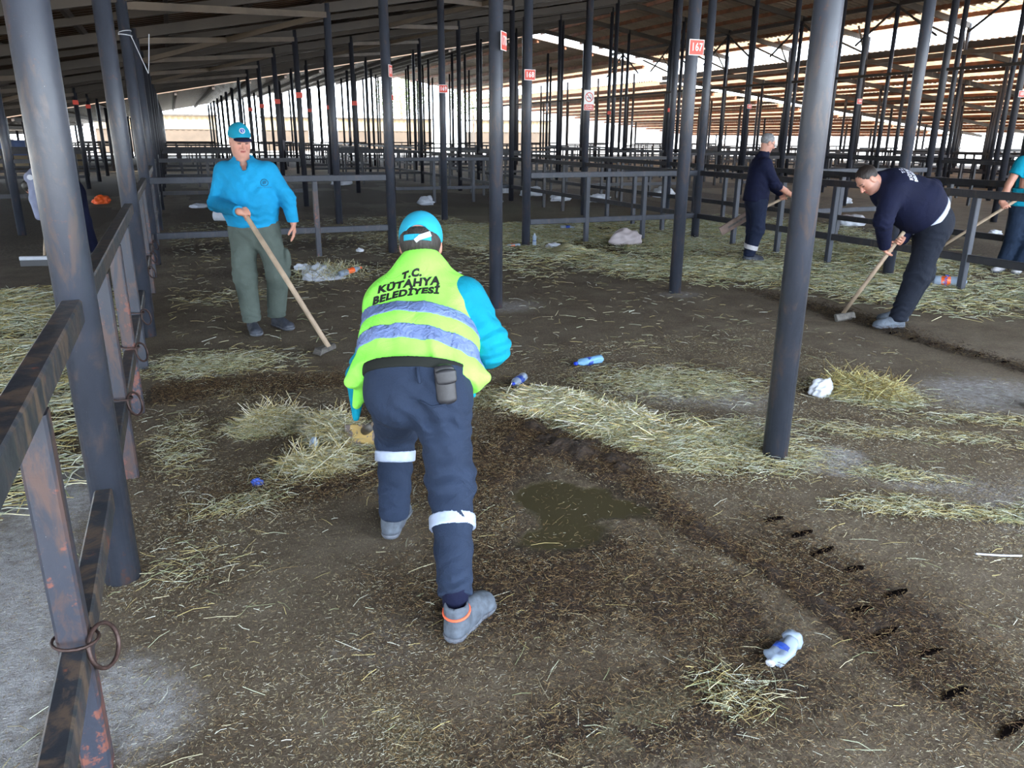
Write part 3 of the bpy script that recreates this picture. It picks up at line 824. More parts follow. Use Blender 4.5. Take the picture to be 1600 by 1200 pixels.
def heap(x, y):
    h = np.zeros_like(x)
    for cx, cy, rx, ry, an, hh in HEAPS:
        c, s = cos(radians(an)), sin(radians(an)); u = ((x-cx)*c+(y-cy)*s)/rx; v = (-(x-cx)*s+(y-cy)*c)/ry
        h = np.maximum(h, hh*np.clip(1-u*u-v*v, 0, 1))
    return h
HEAPS = [(1.98,4.12,.34,.20,-38,.10),(2.22,3.72,.30,.26,-55,.06),(2.4,3.3,.3,.3,0,.03),(.37,4.42,.2,.13,0,.09),(.66,4.12,.15,.2,0,.12),(.5,3.72,.2,.15,0,.07),
         (4.05,3.6,.28,.16,-50,.07),(-1.5,8.0,.8,1.1,0,.22),(-1.3,6.3,.5,.8,0,.12),(5.08,9.7,.30,.22,0,.14),(9.0,8.1,.9,1.1,0,.15),(6.5,8.2,1.0,.7,-40,.04),(8.3,5.2,.4,.5,0,.05)]
def wmask(x, y): return masks(x, y)[0]
dry = lambda x, y: 1-.93*np.clip(blobs(x, y, B_WET)*2.2, 0, 1)
nz = lambda n, s: np.abs(rng.normal(size=n))*s
# short chaff near the camera
x, y = sample(210000, -1.3, 4.6, .9, 5.4, lambda x, y: np.clip((.16 + .5*wmask(x, y) + .25*masks(x, y)[1])*np.clip(fbm(x, y, 2.5, 77)*1.9-.35, .05, 1)*np.where(x < -.42, .25, 1)*dry(x, y), 0, 1))
strands('straw_chaff', x, y, .003+nz(len(x), .002), .004+.014*rng.random(len(x))**1.3, .0008+.0005*rng.random(len(x)), 'fine straw chaff strewn over the foreground floor',
        pal=np.array([(.44,.40,.26),(.34,.25,.12),(.22,.14,.065),(.54,.54,.44),(.10,.06,.03),(.06,.04,.022)]), tilt=.2, seg=1)
x, y = sample(1900, -.6, 5.2, .9, 5.6, lambda x, y: (.35+.3*wmask(x, y))*dry(x, y))
strands('loose_straw', x, y, .004+nz(len(x), .003), .025+.10*rng.random(len(x))**2.5, .0014+.0012*rng.random(len(x)), 'single straw stalks lying loose on the brown foreground floor', tilt=.06)
x, y = sample(44000, 1.3, 5., 1.3, 5.2, lambda x, y: wmask(x, y)**2.2)
strands('straw_litter', x, y, .004+nz(len(x), .010)+heap(x, y), .015+.10*rng.random(len(x))**2.0, .0012+.0012*rng.random(len(x)), 'thick pale yellow straw spread beside the big foreground post')
x, y = sample(12000, -.5, 1.2, 2.4, 6.3, lambda x, y: wmask(x, y)**2.4)
strands('straw_litter', x, y, .004+nz(len(x), .008)+heap(x, y), .02+.10*rng.random(len(x))**2., .0012+.0013*rng.random(len(x)), 'loose straw heaps left of the hi-vis worker, around his tool blade')
x, y = sample(12000, -3.0, -.5, 3.5, 10.5, lambda x, y: wmask(x, y)**1.5)
strands('straw_litter', x, y, .006+nz(len(x), .012)+heap(x, y)*rng.random(len(x))**.3, .05+.25*rng.random(len(x)), .0035+.003*rng.random(len(x)), 'pale straw heap behind the left fence', pw=[.2,.2,.2,.15,.15,.05,.05])
x, y = sample(42000, 3.8, 12.5, 4.2, 14, lambda x, y: wmask(x, y)**1.6)
strands('straw_litter', x, y, .006+nz(len(x), .010)+heap(x, y)*rng.random(len(x))**.3, .05+.16*rng.random(len(x)), .0030+.0035*rng.random(len(x)), 'greenish straw carpet around the right fences and the navy workers', pw=[.13,.25,.13,.15,.09,.2,.05])
x, y = sample(9000, -.2, 5.2, 5.0, 16, lambda x, y: .05+wmask(x, y)**1.6)
strands('straw_litter', x, y, .005+nz(len(x), .006)+heap(x, y)*rng.random(len(x))**.3, .03+.09*rng.random(len(x)), .002+.002*rng.random(len(x)), 'thin straw scatter around the cyan-sweater worker and the cross rail')
x, y = sample(5200, 1.6, 2.75, 3.3, 4.5, lambda x, y: np.clip(heap(x, y)*16, 0, 1))
strands('straw_pile', x, y, heap(x, y)*(.35+.75*rng.random(len(x)))+.004, .05+.16*rng.random(len(x)), .0020+.0018*rng.random(len(x)), 'bright pale straw pile right of the hi-vis worker', pal=np.array([(.80,.76,.58),(.72,.66,.34),(.86,.84,.74),(.62,.60,.28),(.70,.50,.22)]), tilt=.22)
x, y = sample(1900, .1, 1.0, 3.5, 4.65, lambda x, y: np.clip(heap(x, y)*14, 0, 1))
strands('straw_pile', x, y, heap(x, y)*(.35+.75*rng.random(len(x)))+.004, .06+.16*rng.random(len(x)), .0022+.002*rng.random(len(x)), 'tousled straw heap just left of the rusty yellow shovel blade', pal=np.array([(.50,.45,.28),(.44,.36,.16),(.52,.50,.40),(.30,.24,.10)]), tilt=.45)
x, y = sample(1500, 3.7, 4.5, 3.2, 4.0, lambda x, y: np.clip(heap(x, y)*16, 0, 1))
strands('straw_pile', x, y, heap(x, y)*(.3+.8*rng.random(len(x)))+.004, .08+.2*rng.random(len(x)), .0024+.002*rng.random(len(x)), 'yellow straw tuft right of the small crumpled white bag', pal=np.array([(.46,.40,.16),(.36,.29,.10),(.50,.48,.26),(.24,.17,.06)]), tilt=.35)
# manure crust: raised lumpy patches
gx, gy = np.meshgrid(np.arange(-.34, 3.2, .014), np.arange(1.0, 6.3, .014), indexing='ij')
mk = masks(gx, gy)[1]*(1-np.clip(blobs(gx, gy, B_WET)*1.8, 0, 1))
h = np.clip(mk-.32, 0, 1)*(.010+(.075+.16*blobs(gx, gy, [(1.72,3.5,.30,.75,10,1.),(1.5,4.3,.4,.3,0,.6)]))*np.clip(fbm(gx, gy, 9, 51, 5)-.42, 0, 1)) - .0035 + .004*(fbm(gx, gy, 30, 52)-.5)
h = h*np.where(np.hypot(gx-2.774, gy-2.96) < .12, 0, 1)
for sx, sy in [(2.28,2.39),(2.30,2.24),(2.27,2.09),(2.29,1.94),(2.30,1.75),(2.06,1.58),(2.12,1.45),(2.02,1.28),(2.04,1.11),(2.10,1.72)]: h = np.where((np.abs(gx-sx) < .075) & (np.abs(gy-sy) < .03), -.01, h)
keep = (h[:-1, :-1] > .0) | (h[1:, 1:] > .0)
me, used = grid_mesh('manure', gx, gy, h+.001, keep)
mt, nt, b = nodes_of('manure'); v = coord(nt)
f = noise(nt, v, 45, 6, .75)
c = ramp(nt, f, [(.3, (.010, .006, .004)), (.5, (.038, .022, .013)), (.65, (.085, .050, .025)), (.8, (.20, .14, .07))])
nt.links.new(c, b.inputs['Base Color']); b.inputs['Roughness'].default_value = .75; bump(nt, b, noise(nt, v, 90, 5, .75), .9, .02); M['manure'] = mt
link_mesh('manure', me, mt, smooth=True, label='dark brown trampled manure crust over the middle of the floor', cat='manure', kind='stuff')
x, y = sample(75000, -.3, 3.0, .95, 6.0, lambda x, y: masks(x, y)[1]**1.5*dry(x, y))
strands('manure_straw', x, y, .006+nz(len(x), .010), .006+.026*rng.random(len(x))**1.6, .0009+.0008*rng.random(len(x)), 'dark brown soiled straw mixed into the manure', pal=PALB, tilt=.4, seg=1)
x, y = sample(9000, 4.8, 7.0, 2.8, 11, lambda x, y: masks(x, y)[1]**1.6)
strands('manure_straw', x, y, .006+nz(len(x), .012), .015+.03*rng.random(len(x)), .002+.002*rng.random(len(x)), 'dark soiled straw ridge along the drain by the bending navy worker', pal=PALB*.45, tilt=.4)
# drain slots in the floor: short dark slits of a grated channel
SL = [(2.28,2.39),(2.30,2.24),(2.27,2.09),(2.29,1.94),(2.30,1.75),(2.06,1.58),(2.12,1.45),(2.02,1.28),(2.04,1.11),(2.10,1.72),
      (5.62,4.75),(5.64,4.55),(5.62,4.35),(5.66,4.15),(5.64,3.95),(5.66,3.75),(5.64,3.55)]
M['slot'] = simple('drain_slot', (.004, .003, .003), 1.0, spec=.0)
for i, (sx, sy) in enumerate(SL):
    mb = MB(); L = .048+.012*((i*7) % 3)
    ring = [(-L, -.006), (-L*.4, -.010), (L*.6, -.008), (L, 0), (L*.5, .009), (-L*.5, .008)]
    mb.add([(a, c_, .012) for a, c_ in ring]+[(a, c_, -.004) for a, c_ in ring], [tuple(range(6))]+[(k, (k+1) % 6, (k+1) % 6+6, k+6)[::-1] for k in range(6)])
    o = mb.build('drain_slot', M['slot'], label='short black drain slot in the floor, one of the %s line' % ('foreground' if sy < 3 and sx < 3 else 'farther'), cat='drain slot', group='drain slots')
    o.location = (sx, sy, 0); o.rotation_euler = (0, 0, .12*((i % 3)-1))

# ---- litter
def lathe(mb, prof, n=20, squash=1., twist=None, seed=0, crush=0.):
    r_ = np.random.default_rng(seed)
    vs_ = []; a_ = r_.random(6)*6
    for i, (z, r) in enumerate(prof):
        for k in range(n):
            t = 2*pi*k/n; rr = r*(1+crush*(.34*sin(2*t+a_[0]+i*.55)+.22*sin(3*t+a_[1]-i*.9)+.16*sin(5*t+a_[2]+i*1.3)-.15))
            vs_.append((z, rr*cos(t), rr*sin(t)*squash))
    fs = [(i*n+k, i*n+(k+1) % n, (i+1)*n+(k+1) % n, (i+1)*n+k) for i in range(len(prof)-1) for k in range(n)]
    fs += [tuple(range(n-1, -1, -1)), tuple(range((len(prof)-1)*n, len(prof)*n))]
    mb.add(vs_, fs); return mb
def bottle(loc, yaw, L, R, body, labm, capm, label, squash=1., crush=.0, upright=False, lay=(.38, .66), seed=0, text=None, tilt=0.):
    t = empty('plastic_bottle', loc, label=label, cat='bottle', group='plastic bottles on the floor')
    t.rotation_euler = (0, (-pi/2 if upright else tilt), yaw)
    prof = [(0, R*.7), (.02*L, R*.95), (.10*L, R), (.30*L, R*.97), (.36*L, R*.92), (.68*L, R*.92), (.72*L, R), (.80*L, R*.85), (.88*L, R*.45), (.93*L, R*.36), (.985*L, R*.36)]
    mb = lathe(MB(), prof, 22, squash, seed=seed, crush=crush); mb.v = [(a, b_, c_+(0 if upright else R*squash)) for a, b_, c_ in mb.v]
    o = mb.build('bottle_body', body, t, True); o.location = (0, 0, 0)
    if labm:
        mb = lathe(MB(), [(lay[0]*L, R*.94), (lay[0]*L+.001, R*.97), (lay[1]*L-.001, R*.97), (lay[1]*L, R*.94)], 22, squash, seed=seed+1, crush=crush*.5); mb.v = [(a, b_, c_+(0 if upright else R*squash)) for a, b_, c_ in mb.v]
        o = mb.build('paper_label', labm, t, True); o.location = (0, 0, 0)
    if capm:
        mb = lathe(MB(), [(.94*L, R*.42), (1.0*L, R*.42), (1.02*L, R*.36)], 16, 1 if upright else squash); mb.v = [(a, b_, c_+(0 if upright else R*squash)) for a, b_, c_ in mb.v]
        o = mb.build('bottle_cap', capm, t, True); o.location = (0, 0, 0)
    return t
bottle((2.79, 4.88, .0), 3.35, .25, .040, M['pet_blue'], M['label_blue'], M['cap_blue'], 'bluish water bottle lying alone in open floor right of the hi-vis worker', .8, .25, lay=(.42, .58))
bottle((2.07, 4.68, .0), 3.9, .19, .034, M['pet'], M['label_blue'], M['cap_blue'], 'small water bottle with dark blue cap at the tip of the big straw pile', .9, .12, lay=(.3, .62))
t = bottle((1.705, 1.645, .0), 3.55, .15, .036, M['pet'], M['label_blue'], M['white_pl'], 'crushed clear bottle with blue label in the right foreground', .75, .5, seed=5, lay=(.35, .52))
o = (lathe(MB(), [(-.045, .018), (-.03, .030), (-.01, .034), (.004, .030)], 18, .8, seed=8, crush=.5)); o.v = [(a, b_, c_+.035) for a, b_, c_ in o.v]; o = o.build('twisted_base', M['pet'], t, True); o.location = (0, 0, 0)
t = bottle((7.92, 6.28, .0), -.62, .36, .062, M['pet'], M['label_orange'], None, 'large empty bottle with orange label lying at the foot of the right fence', .95, .1, lay=(.20, .48))
me = place_text(text_mesh('Fanta', .055, .0008, .002), (.122, -.0625, .075), (0, 0, -1), (1, 0, 0)); o = link_mesh('label_lettering', me, M['label_blue'], t); o.location = (0, 0, 0)
bottle((6.35, 12.8, .0), -.35, .26, .045, M['pet'], M['label_blue'], None, 'clear bottle with blue label lying behind the right cross fence', .8, .2)
bottle((4.985, 10.93, .0), 0, .19, .032, M['pet'], M['label_blue'], M['white_pl'], 'small bottle standing upright against the foot of the post with plate 168', upright=True, lay=(.4, .45))
bottle((4.75, 10.95, .0), 3.0, .22, .035, M['pet'], M['label_orange'], None, 'clear bottle with an orange label lying left of the post with plate 168', .7, .3)
bottle((1.62, 8.95, .05), .35, .30, .038, M['pet'], M['label_orange'], M['label_orange'], 'bottle with orange label and cap resting against the white bag behind the hi-vis worker', .9, .1, tilt=-.15)
def bag(loc, s, mat, label, seed, name='plastic_bag', cat='bag', crease=.35, group='crumpled bags and scraps'):
    bm = bmesh.new(); bmesh.ops.create_icosphere(bm, subdivisions=4, radius=1)
    co = np.array([v_.co for v_ in bm.verts]); r_ = np.random.default_rng(seed)
    d = np.ones(len(co))
    for i in range(9):
        k = r_.normal(size=3)*2.6; d += crease*.35*np.abs(np.sin(co@k + r_.random()*6))*(1 if i % 2 else -1)
    co = co*d[:, None]*np.array(s)*.5
    co[:, 2] = np.maximum(co[:, 2], -s[2]*.22); co[:, 2] -= co[:, 2].min()
    for v_, c_ in zip(bm.verts, co): v_.co = c_
    me = bpy.data.meshes.new(name); bm.to_mesh(me); bm.free()
    o = link_mesh(name, me, mat, smooth=True, label=label, cat=cat, group=group); o.location = loc; return o
bag((3.78, 3.68, 0), (.17, .13, .15), M['white_pl'], 'small crumpled white bag on bare floor right of the big foreground post', 1)
bag((6.38, 10.55, 0), (.52, .36, .34), M['bag_pink'], 'large white and pink plastic bag near the foot of the right cross fence', 2)
bag((5.20, 10.72, 0), (.24, .12, .09), M['bag'], 'flattened greyish bag between the upright bottle and the meal heap', 3)
t = empty('plastic_bag', (1.40, 9.15, 0), label='white carrier bag spilling straw, on dark manure between the two left workers', cat='bag', group='crumpled bags and scraps')
bag_ = bag((1.40, 9.15, 0), (.34, .30, .26), M['bag'], None, 4); del bag_['group'], bag_['category']; bag_.name = 'bag_body'; bag_.parent = t; bag_.location = (0, 0, 0)
for nm, lc, s, sd in (('bag_handle', (-.17, .05, .12), (.16, .10, .10), 5), ('bag_fold', (.15, -.05, 0), (.30, .12, .12), 6)):
    o = bag((0, 0, 0), s, M['bag'], None, sd); del o['group'], o['category']; o.name = nm; o.parent = t; o.location = lc
x = 1.52+.16*rng.normal(size=420); y = 9.15+.12*rng.normal(size=420)
mb_ = None
strands('straw_tuft', x, y, .05+.10*rng.random(420), .08+.16*rng.random(420), np.full(420, .004), 'tuft of straw spilling out of the white carrier bag', tilt=.7)
bag((5.53, 18.5, 0), (.42, .3, .30), M['bag'], 'white scrap lying behind the blue cap, between two far posts', 7)
bag((12.0, 11.5, 0), (.7, .4, .30), M['white_pl'], 'blue-white heap of rubbish bags behind the right fence, near the standing navy worker', 8)
bag((9.35, 9.0, 0), (.16, .14, .11), M['white_pl'], 'white paper cup-sized scrap under the near right fence', 9)
bag((.45, 19.4, 0), (.46, .3, .14), M['bag'], 'flat white bag on the ground left of the cyan-sweater worker', 10)
bag((-1.68, 21.2, 0), (.42, .3, .28), M['label_orange'], 'orange bag on the floor beyond the left fence', 11)
bag((.52, 3.94, .03), (.045, .03, .075), M['pet'], 'tiny clear crushed cup standing in straw left of the hi-vis worker', 12, 'plastic_cup', 'cup')
bag((.20, 3.62, .0), (.055, .04, .05), M['label_blue'], 'small dark blue can lying in the manure left of the front worker', 13, 'drink_can', 'can')
bag((2.35, 11.25, 0), (.12, .10, .07), M['white_pl'], 'small white scrap under the left cross fence', 14)
FARB = [(9.2,20.4,.7),(9.2,18.6,.55),(10.0,18.0,.6),(12.6,18.9,.7),(15.8,15.5,.5),(8.9,21.8,.6),(7.4,18.5,.3),(14.5,12.8,.45),(5.1,26.8,.7),(1.0,22.,.2),(3.1,9.,.05),(13.2,9.4,.3)]
for i, (bx, by, s) in enumerate(FARB):
    bag((bx, by, 0), (s, s*.6, s*.5), M['white_pl'], 'white rubbish bag or scrap on the ground among the far posts', 20+i, group='white scraps among the far posts')
mb = MB(); mb.tube([(2.83, 1.83, .012), (2.91, 1.78, .014), (2.99, 1.75, .011)], .004, 6); mb.build('white_stick', M['white_pl'], label='thin white strip lying at the right edge of the foreground floor', cat='stick')
mb = MB(); mb.tube([(.62, 16.3, .10), (.82, 16.2, .10)], .10, 16); t = mb.build('plastic_tub', M['white_pl'], smooth=False, label='white tub lying on the floor just behind the cyan-sweater worker', cat='tub')

# thin cord tied round the third left post
p = Vector((-.357, rowy(2), 2.72)); mb = MB()
mb.torus(p, (.1, 0, 1), .072, .006, 24, 6); mb.torus(p+Vector((0, 0, .035)), (-.2, .1, 1), .072, .005, 24, 6)
mb.tube([p+Vector((.06, -.05, 0)), p+Vector((.12, -.06, -.18)), p+Vector((.20, -.05, -.42)), p+Vector((.22, -.06, -.30)), p+Vector((.26, -.05, .02))], .005, 6)
mb.build('rope', M['white_pl'], label='thin pale cord knotted round the third left post, one end dangling', cat='rope')

gx, gy = np.meshgrid(np.arange(4.5, 5.7, .03), np.arange(8.7, 10.7, .03), indexing='ij')
h = .15*np.exp(-(((gx-5.12)/.20)**2+((gy-10.1)/.22)**2)) + .018*np.exp(-(((gx-5.05)/.16)**2+((gy-9.4)/.55)**2)) + .012*(fbm(gx, gy, 9, 91)-.5) - .010
me, _ = grid_mesh('feed_heap', gx, gy, h, (h[:-1, :-1] > 0) | (h[1:, 1:] > 0))
link_mesh('feed_heap', me, simple('feed_meal', (.30, .27, .15), .9, var=.3, scale=60, bmp=.5, bscale=150), smooth=True, label='small yellowish heap of meal in front of the post with plate 168', cat='feed', kind='stuff')

# ================================================================== PEOPLE
# signed distance fields, meshed with surface nets, give one continuous surface per garment / body
def nrm(v): v = np.array(v, float); return v/np.linalg.norm(v)
class SDF:
    def __init__(s, h): s.h = h; s.ops = []
    def cone(s, p0, p1, r0, r1, k=.02):
        p0, p1 = np.array(p0, float), np.array(p1, float); v = p1-p0; L2 = max(v@v, 1e-9); R_ = max(r0, r1)
        def f(X, Y, Z):
            t = np.clip(((X-p0[0])*v[0]+(Y-p0[1])*v[1]+(Z-p0[2])*v[2])/L2, 0, 1)
            return np.sqrt((X-p0[0]-t*v[0])**2+(Y-p0[1]-t*v[1])**2+(Z-p0[2]-t*v[2])**2) - (r0+(r1-r0)*t)
        s.ops.append(('add', f, np.minimum(p0, p1)-R_, np.maximum(p0, p1)+R_, k)); return s
    def chain(s, pts, rs, k=.02):
        for i in range(len(pts)-1): s.cone(pts[i], pts[i+1], rs[i], rs[i+1], k)
        return s
    def eseg(s, p0, p1, ab0, ab1, side, k=.03):
        """capsule with an elliptical section: a along side, b across"""
        p0, p1 = np.array(p0, float), np.array(p1, float); v = p1-p0; L = np.linalg.norm(v); ax = v/L
        sd = np.array(side, float); sd = nrm(sd-ax*(sd@ax)); w = np.cross(ax, sd); R_ = max(*ab0, *ab1)
        def f(X, Y, Z):
            dx, dy, dz = X-p0[0], Y-p0[1], Z-p0[2]
            l = dx*ax[0]+dy*ax[1]+dz*ax[2]; t = np.clip(l/L, 0, 1); e = l-t*L
            a = ab0[0]+(ab1[0]-ab0[0])*t; b_ = ab0[1]+(ab1[1]-ab0[1])*t
            u = dx*sd[0]+dy*sd[1]+dz*sd[2]; q = dx*w[0]+dy*w[1]+dz*w[2]
            mn_ = np.minimum(a, b_)
            k0 = np.sqrt((u/a)**2+(q/b_)**2+(e/mn_)**2)+1e-9; k1 = np.sqrt((u/a**2)**2+(q/b_**2)**2+(e/mn_**2)**2)+1e-9
            return k0*(k0-1)/k1
        s.ops.append(('add', f, np.minimum(p0, p1)-R_, np.maximum(p0, p1)+R_, k)); return s
    def ell(s, c, r, R=None, k=.015, op='add'):
        c = np.array(c, float); R = np.eye(3) if R is None else np.array(R, float); R_ = max(r)
        def f(X, Y, Z):
            d = [(X-c[0])*R[i][0]+(Y-c[1])*R[i][1]+(Z-c[2])*R[i][2] for i in range(3)]
            k0 = np.sqrt(sum((d[i]/r[i])**2 for i in range(3)))+1e-9; k1 = np.sqrt(sum((d[i]/r[i]**2)**2 for i in range(3)))+1e-9
            return k0*(k0-1)/k1
        s.ops.append((op, f, c-R_, c+R_, k)); return s
    def sub(s, c, r, R=None, k=.006): return s.ell(c, r, R, k, 'sub')
    def cut(s, p, n, rad=None, k=.006):
        """keep the side opposite to n; with rad only near p"""
        p, n = np.array(p, float), nrm(n)
        f = lambda X, Y, Z: (X-p[0])*n[0]+(Y-p[1])*n[1]+(Z-p[2])*n[2]
        if rad: s.ops.append(('cut', f, p-rad, p+rad, k))
        else: s.ops.append(('cut', f, None, None, k))
        return s
    def fold(s, c, rad, n, lam, amp, ph=0.):
        c, n = np.array(c, float), nrm(n); m_ = nrm(np.cross(n, (.3, .5, .8)))
        def f(X, Y, Z):
            g = np.exp(-((X-c[0])**2+(Y-c[1])**2+(Z-c[2])**2)/(rad*rad*.45))
            u = X*n[0]+Y*n[1]+Z*n[2]; w = X*m_[0]+Y*m_[1]+Z*m_[2]
            return amp*g*np.sin(2*pi*u/lam + ph + 1.4*np.sin(2*pi*w/(lam*2.3)+ph))
        s.ops.append(('disp', f, c-rad*1.3, c+rad*1.3, 0)); return s
    def inflate(s, d): s.ops.append(('inf', d, None, None, 0)); return s
    def copy(s): o = SDF(s.h); o.ops = list(s.ops); return o
    def grid(s):
        lo = np.min([o[2] for o in s.ops if o[0] == 'add'], 0)-.03; hi = np.max([o[3] for o in s.ops if o[0] == 'add'], 0)+.03
        h = s.h; n = np.ceil((hi-lo)/h).astype(int)+1
        ax = [(lo[i]+h*np.arange(n[i])).astype(np.float32) for i in range(3)]
        F = np.full(n, .06, np.float32)
        for op, f, a, b_, k in s.ops:
            if op == 'inf': F -= f; continue
            if a is None: sl = [slice(0, n[i]) for i in range(3)]
            else:
                i0 = np.clip(np.floor((a-.055-lo)/h).astype(int), 0, n-1); i1 = np.clip(np.ceil((b_+.055-lo)/h).astype(int)+1, 1, n)
                sl = [slice(i0[i], i1[i]) for i in range(3)]
            if any(q.stop <= q.start for q in sl): continue
            X, Y, Z = ax[0][sl[0]][:, None, None], ax[1][sl[1]][None, :, None], ax[2][sl[2]][None, None, :]
            d = f(X, Y, Z); W = F[sl[0], sl[1], sl[2]]
            if op == 'add': e = np.maximum(k-np.abs(W-d), 0)/k; r = np.minimum(W, d)-e*e*k/4
            elif op == 'sub': e = np.maximum(k-np.abs(W+d), 0)/k; r = np.maximum(W, -d)+e*e*k/4
            elif op == 'cut': e = np.maximum(k-np.abs(W-d), 0)/k; r = np.maximum(W, d)+e*e*k/4
            else: r = W+d
            F[sl[0], sl[1], sl[2]] = r
        F[0], F[-1] = .05, .05; F[:, 0], F[:, -1] = .05, .05; F[:, :, 0], F[:, :, -1] = .05, .05
        return F, lo, h
    def arrays(s):
        F, lo, h = s.grid(); ins = F < 0
        nx, ny, nz = F.shape
        cnt = np.zeros((nx-1, ny-1, nz-1), np.int8)
        for i in (0, 1):
            for j in (0, 1):
                for k in (0, 1): cnt += ins[i:nx-1+i, j:ny-1+j, k:nz-1+k]
        act = (cnt > 0) & (cnt < 8); I = np.argwhere(act)
        vid = -np.ones(act.shape, np.int64); vid[act] = np.arange(len(I))
        acc = np.zeros((len(I), 3)); num = np.zeros(len(I))
        cor = [(i, j, k) for i in (0, 1) for j in (0, 1) for k in (0, 1)]
        V = {c: F[I[:, 0]+c[0], I[:, 1]+c[1], I[:, 2]+c[2]] for c in cor}
        for c in cor:
            for a in range(3):
                if c[a]: continue
                d = list(c); d[a] = 1; d = tuple(d); fa, fb = V[c], V[d]; m_ = (fa < 0) != (fb < 0)
                t = np.where(m_, fa/np.where(m_, fa-fb, 1), 0); p = np.zeros((len(I), 3)); p[:] = c; p[:, a] += t
                acc += np.where(m_[:, None], p, 0); num += m_
        co = (I + acc/num[:, None])*h + lo
        quads = []
        for a in range(3):
            b_, c = (a+1) % 3, (a+2) % 3
            s0 = [slice(None)]*3; s1 = [slice(None)]*3; s0[a] = slice(0, -1); s1[a] = slice(1, None)
            A_, B_ = ins[tuple(s0)], ins[tuple(s1)]; E_ = np.argwhere(A_ != B_)
            fl = A_[E_[:, 0], E_[:, 1], E_[:, 2]]
            def cell(db, dc):
                q = E_.copy(); q[:, b_] -= db; q[:, c] -= dc; return vid[q[:, 0], q[:, 1], q[:, 2]]
            Q = np.stack([cell(1, 1), cell(0, 1), cell(0, 0), cell(1, 0)], -1)
            Q = np.where(fl[:, None], Q, Q[:, ::-1]); quads.append(Q)
        return co, np.concatenate(quads)
    def build(s, name, mat, parent, **k):
        co, q = s.arrays(); return link_mesh(name, np_mesh(name, co, q), mat, parent, True, **k)

def frame(f, u):
    f = nrm(f); u = np.array(u, float); u = nrm(u-f*(u@f)); r = np.cross(f, u); return r, f, u   # right, front, up
def head_sdf(c, f, u, neck, h=.0042, neckr=.056, fat=1.):
    r, f, u = frame(f, u); Rm = np.array([r, f, u]); c = np.array(c, float)
    P_ = lambda x, y, z: c + r*x + f*y + u*z
    S = SDF(h)
    S.ell(P_(0, -.014, .032), (.074, .092, .082), Rm)
    S.ell(P_(0, .022, -.028), (.060*fat, .064, .084), Rm, .03)
    S.ell(P_(0, .028, -.078), (.046*fat, .048, .034), Rm, .03)
    S.ell(P_(.036*fat, .040, -.030), (.026, .030, .030), Rm, .02); S.ell(P_(-.036*fat, .040, -.030), (.026, .030, .030), Rm, .02)
    S.ell(P_(0, .068, .030), (.050, .022, .011), Rm, .012)
    for sx in (-1, 1):
        S.sub(P_(sx*.030, .094, .010), (.017, .016, .010), Rm, .008)
        S.ell(P_(sx*.030, .066, .008), (.0135, .0135, .0125), Rm, .002)
        S.ell(P_(sx*.077, -.004, -.004), (.009, .021, .031), Rm, .008)
        S.sub(P_(sx*.086, .004, -.002), (.005, .010, .015), Rm, .004)
    S.cone(P_(0, .080, .012), P_(0, .104, -.022), .0080, .0125, .008)
    S.ell(P_(.011, .088, -.027), (.009, .009, .007), Rm, .006); S.ell(P_(-.011, .088, -.027), (.009, .009, .007), Rm, .006)
    S.ell(P_(0, .081, -.049), (.021, .011, .006), Rm, .004); S.ell(P_(0, .079, -.060), (.018, .011, .006), Rm, .004)
    S.ell(P_(0, .066, -.090), (.019, .018, .015), Rm, .014)
    S.cone(P_(0, -.012, -.050), neck, neckr, neckr*1.08, .03)
    return S, P_, Rm
def head_cols(co, c, Rm, base, stub=.0, grey=(.35, .22, .17)):
    L = (co-np.array(c))@Rm.T; x, y, z = L.T; col = np.tile(np.array(base), (len(co), 1)).astype(float)
    ax = np.abs(x)
    red = np.exp(-(((ax-.036)/.022)**2+((z+.022)/.022)**2))*(y > .03); col = col*(1-red[:, None]*.28)+np.array((.55, .14, .09))*red[:, None]*.28
    nz_ = np.exp(-((x/.014)**2+((z+.02)/.016)**2))*(y > .08); col = col*(1-nz_[:, None]*.3)+np.array((.55, .15, .10))*nz_[:, None]*.3
    st_ = stub*np.clip((-.030-z)/.02, 0, 1)*(y > -.02)*(z > -.125); col = col*(1-st_[:, None]*.55)+np.array((.06, .04, .035))*st_[:, None]*.55
    lip = (ax < .020) & (np.abs(z+.054) < .0085) & (y > .070); col[lip] = np.array((.36, .10, .085))
    ml = (ax < .020) & (np.abs(z+.0545) < .0016) & (y > .070); col[ml] = (.10, .02, .02)
    br = (np.abs(ax-.031) < .017) & (np.abs(z-.030-.10*(.03-ax)) < .0048) & (y > .055); col[br] = (.05, .035, .03)
    ey = (np.abs(ax-.030) < .012) & (np.abs(z-.007) < .0048) & (y > .058); col[ey] = (.04, .028, .025)
    fo = np.exp(-(((ax-.026-.25*np.maximum(-.02-z, 0))/.004)**2))*(z < -.018)*(z > -.050)*(y > .06); col = col*(1-.35*fo[:, None])
    return col
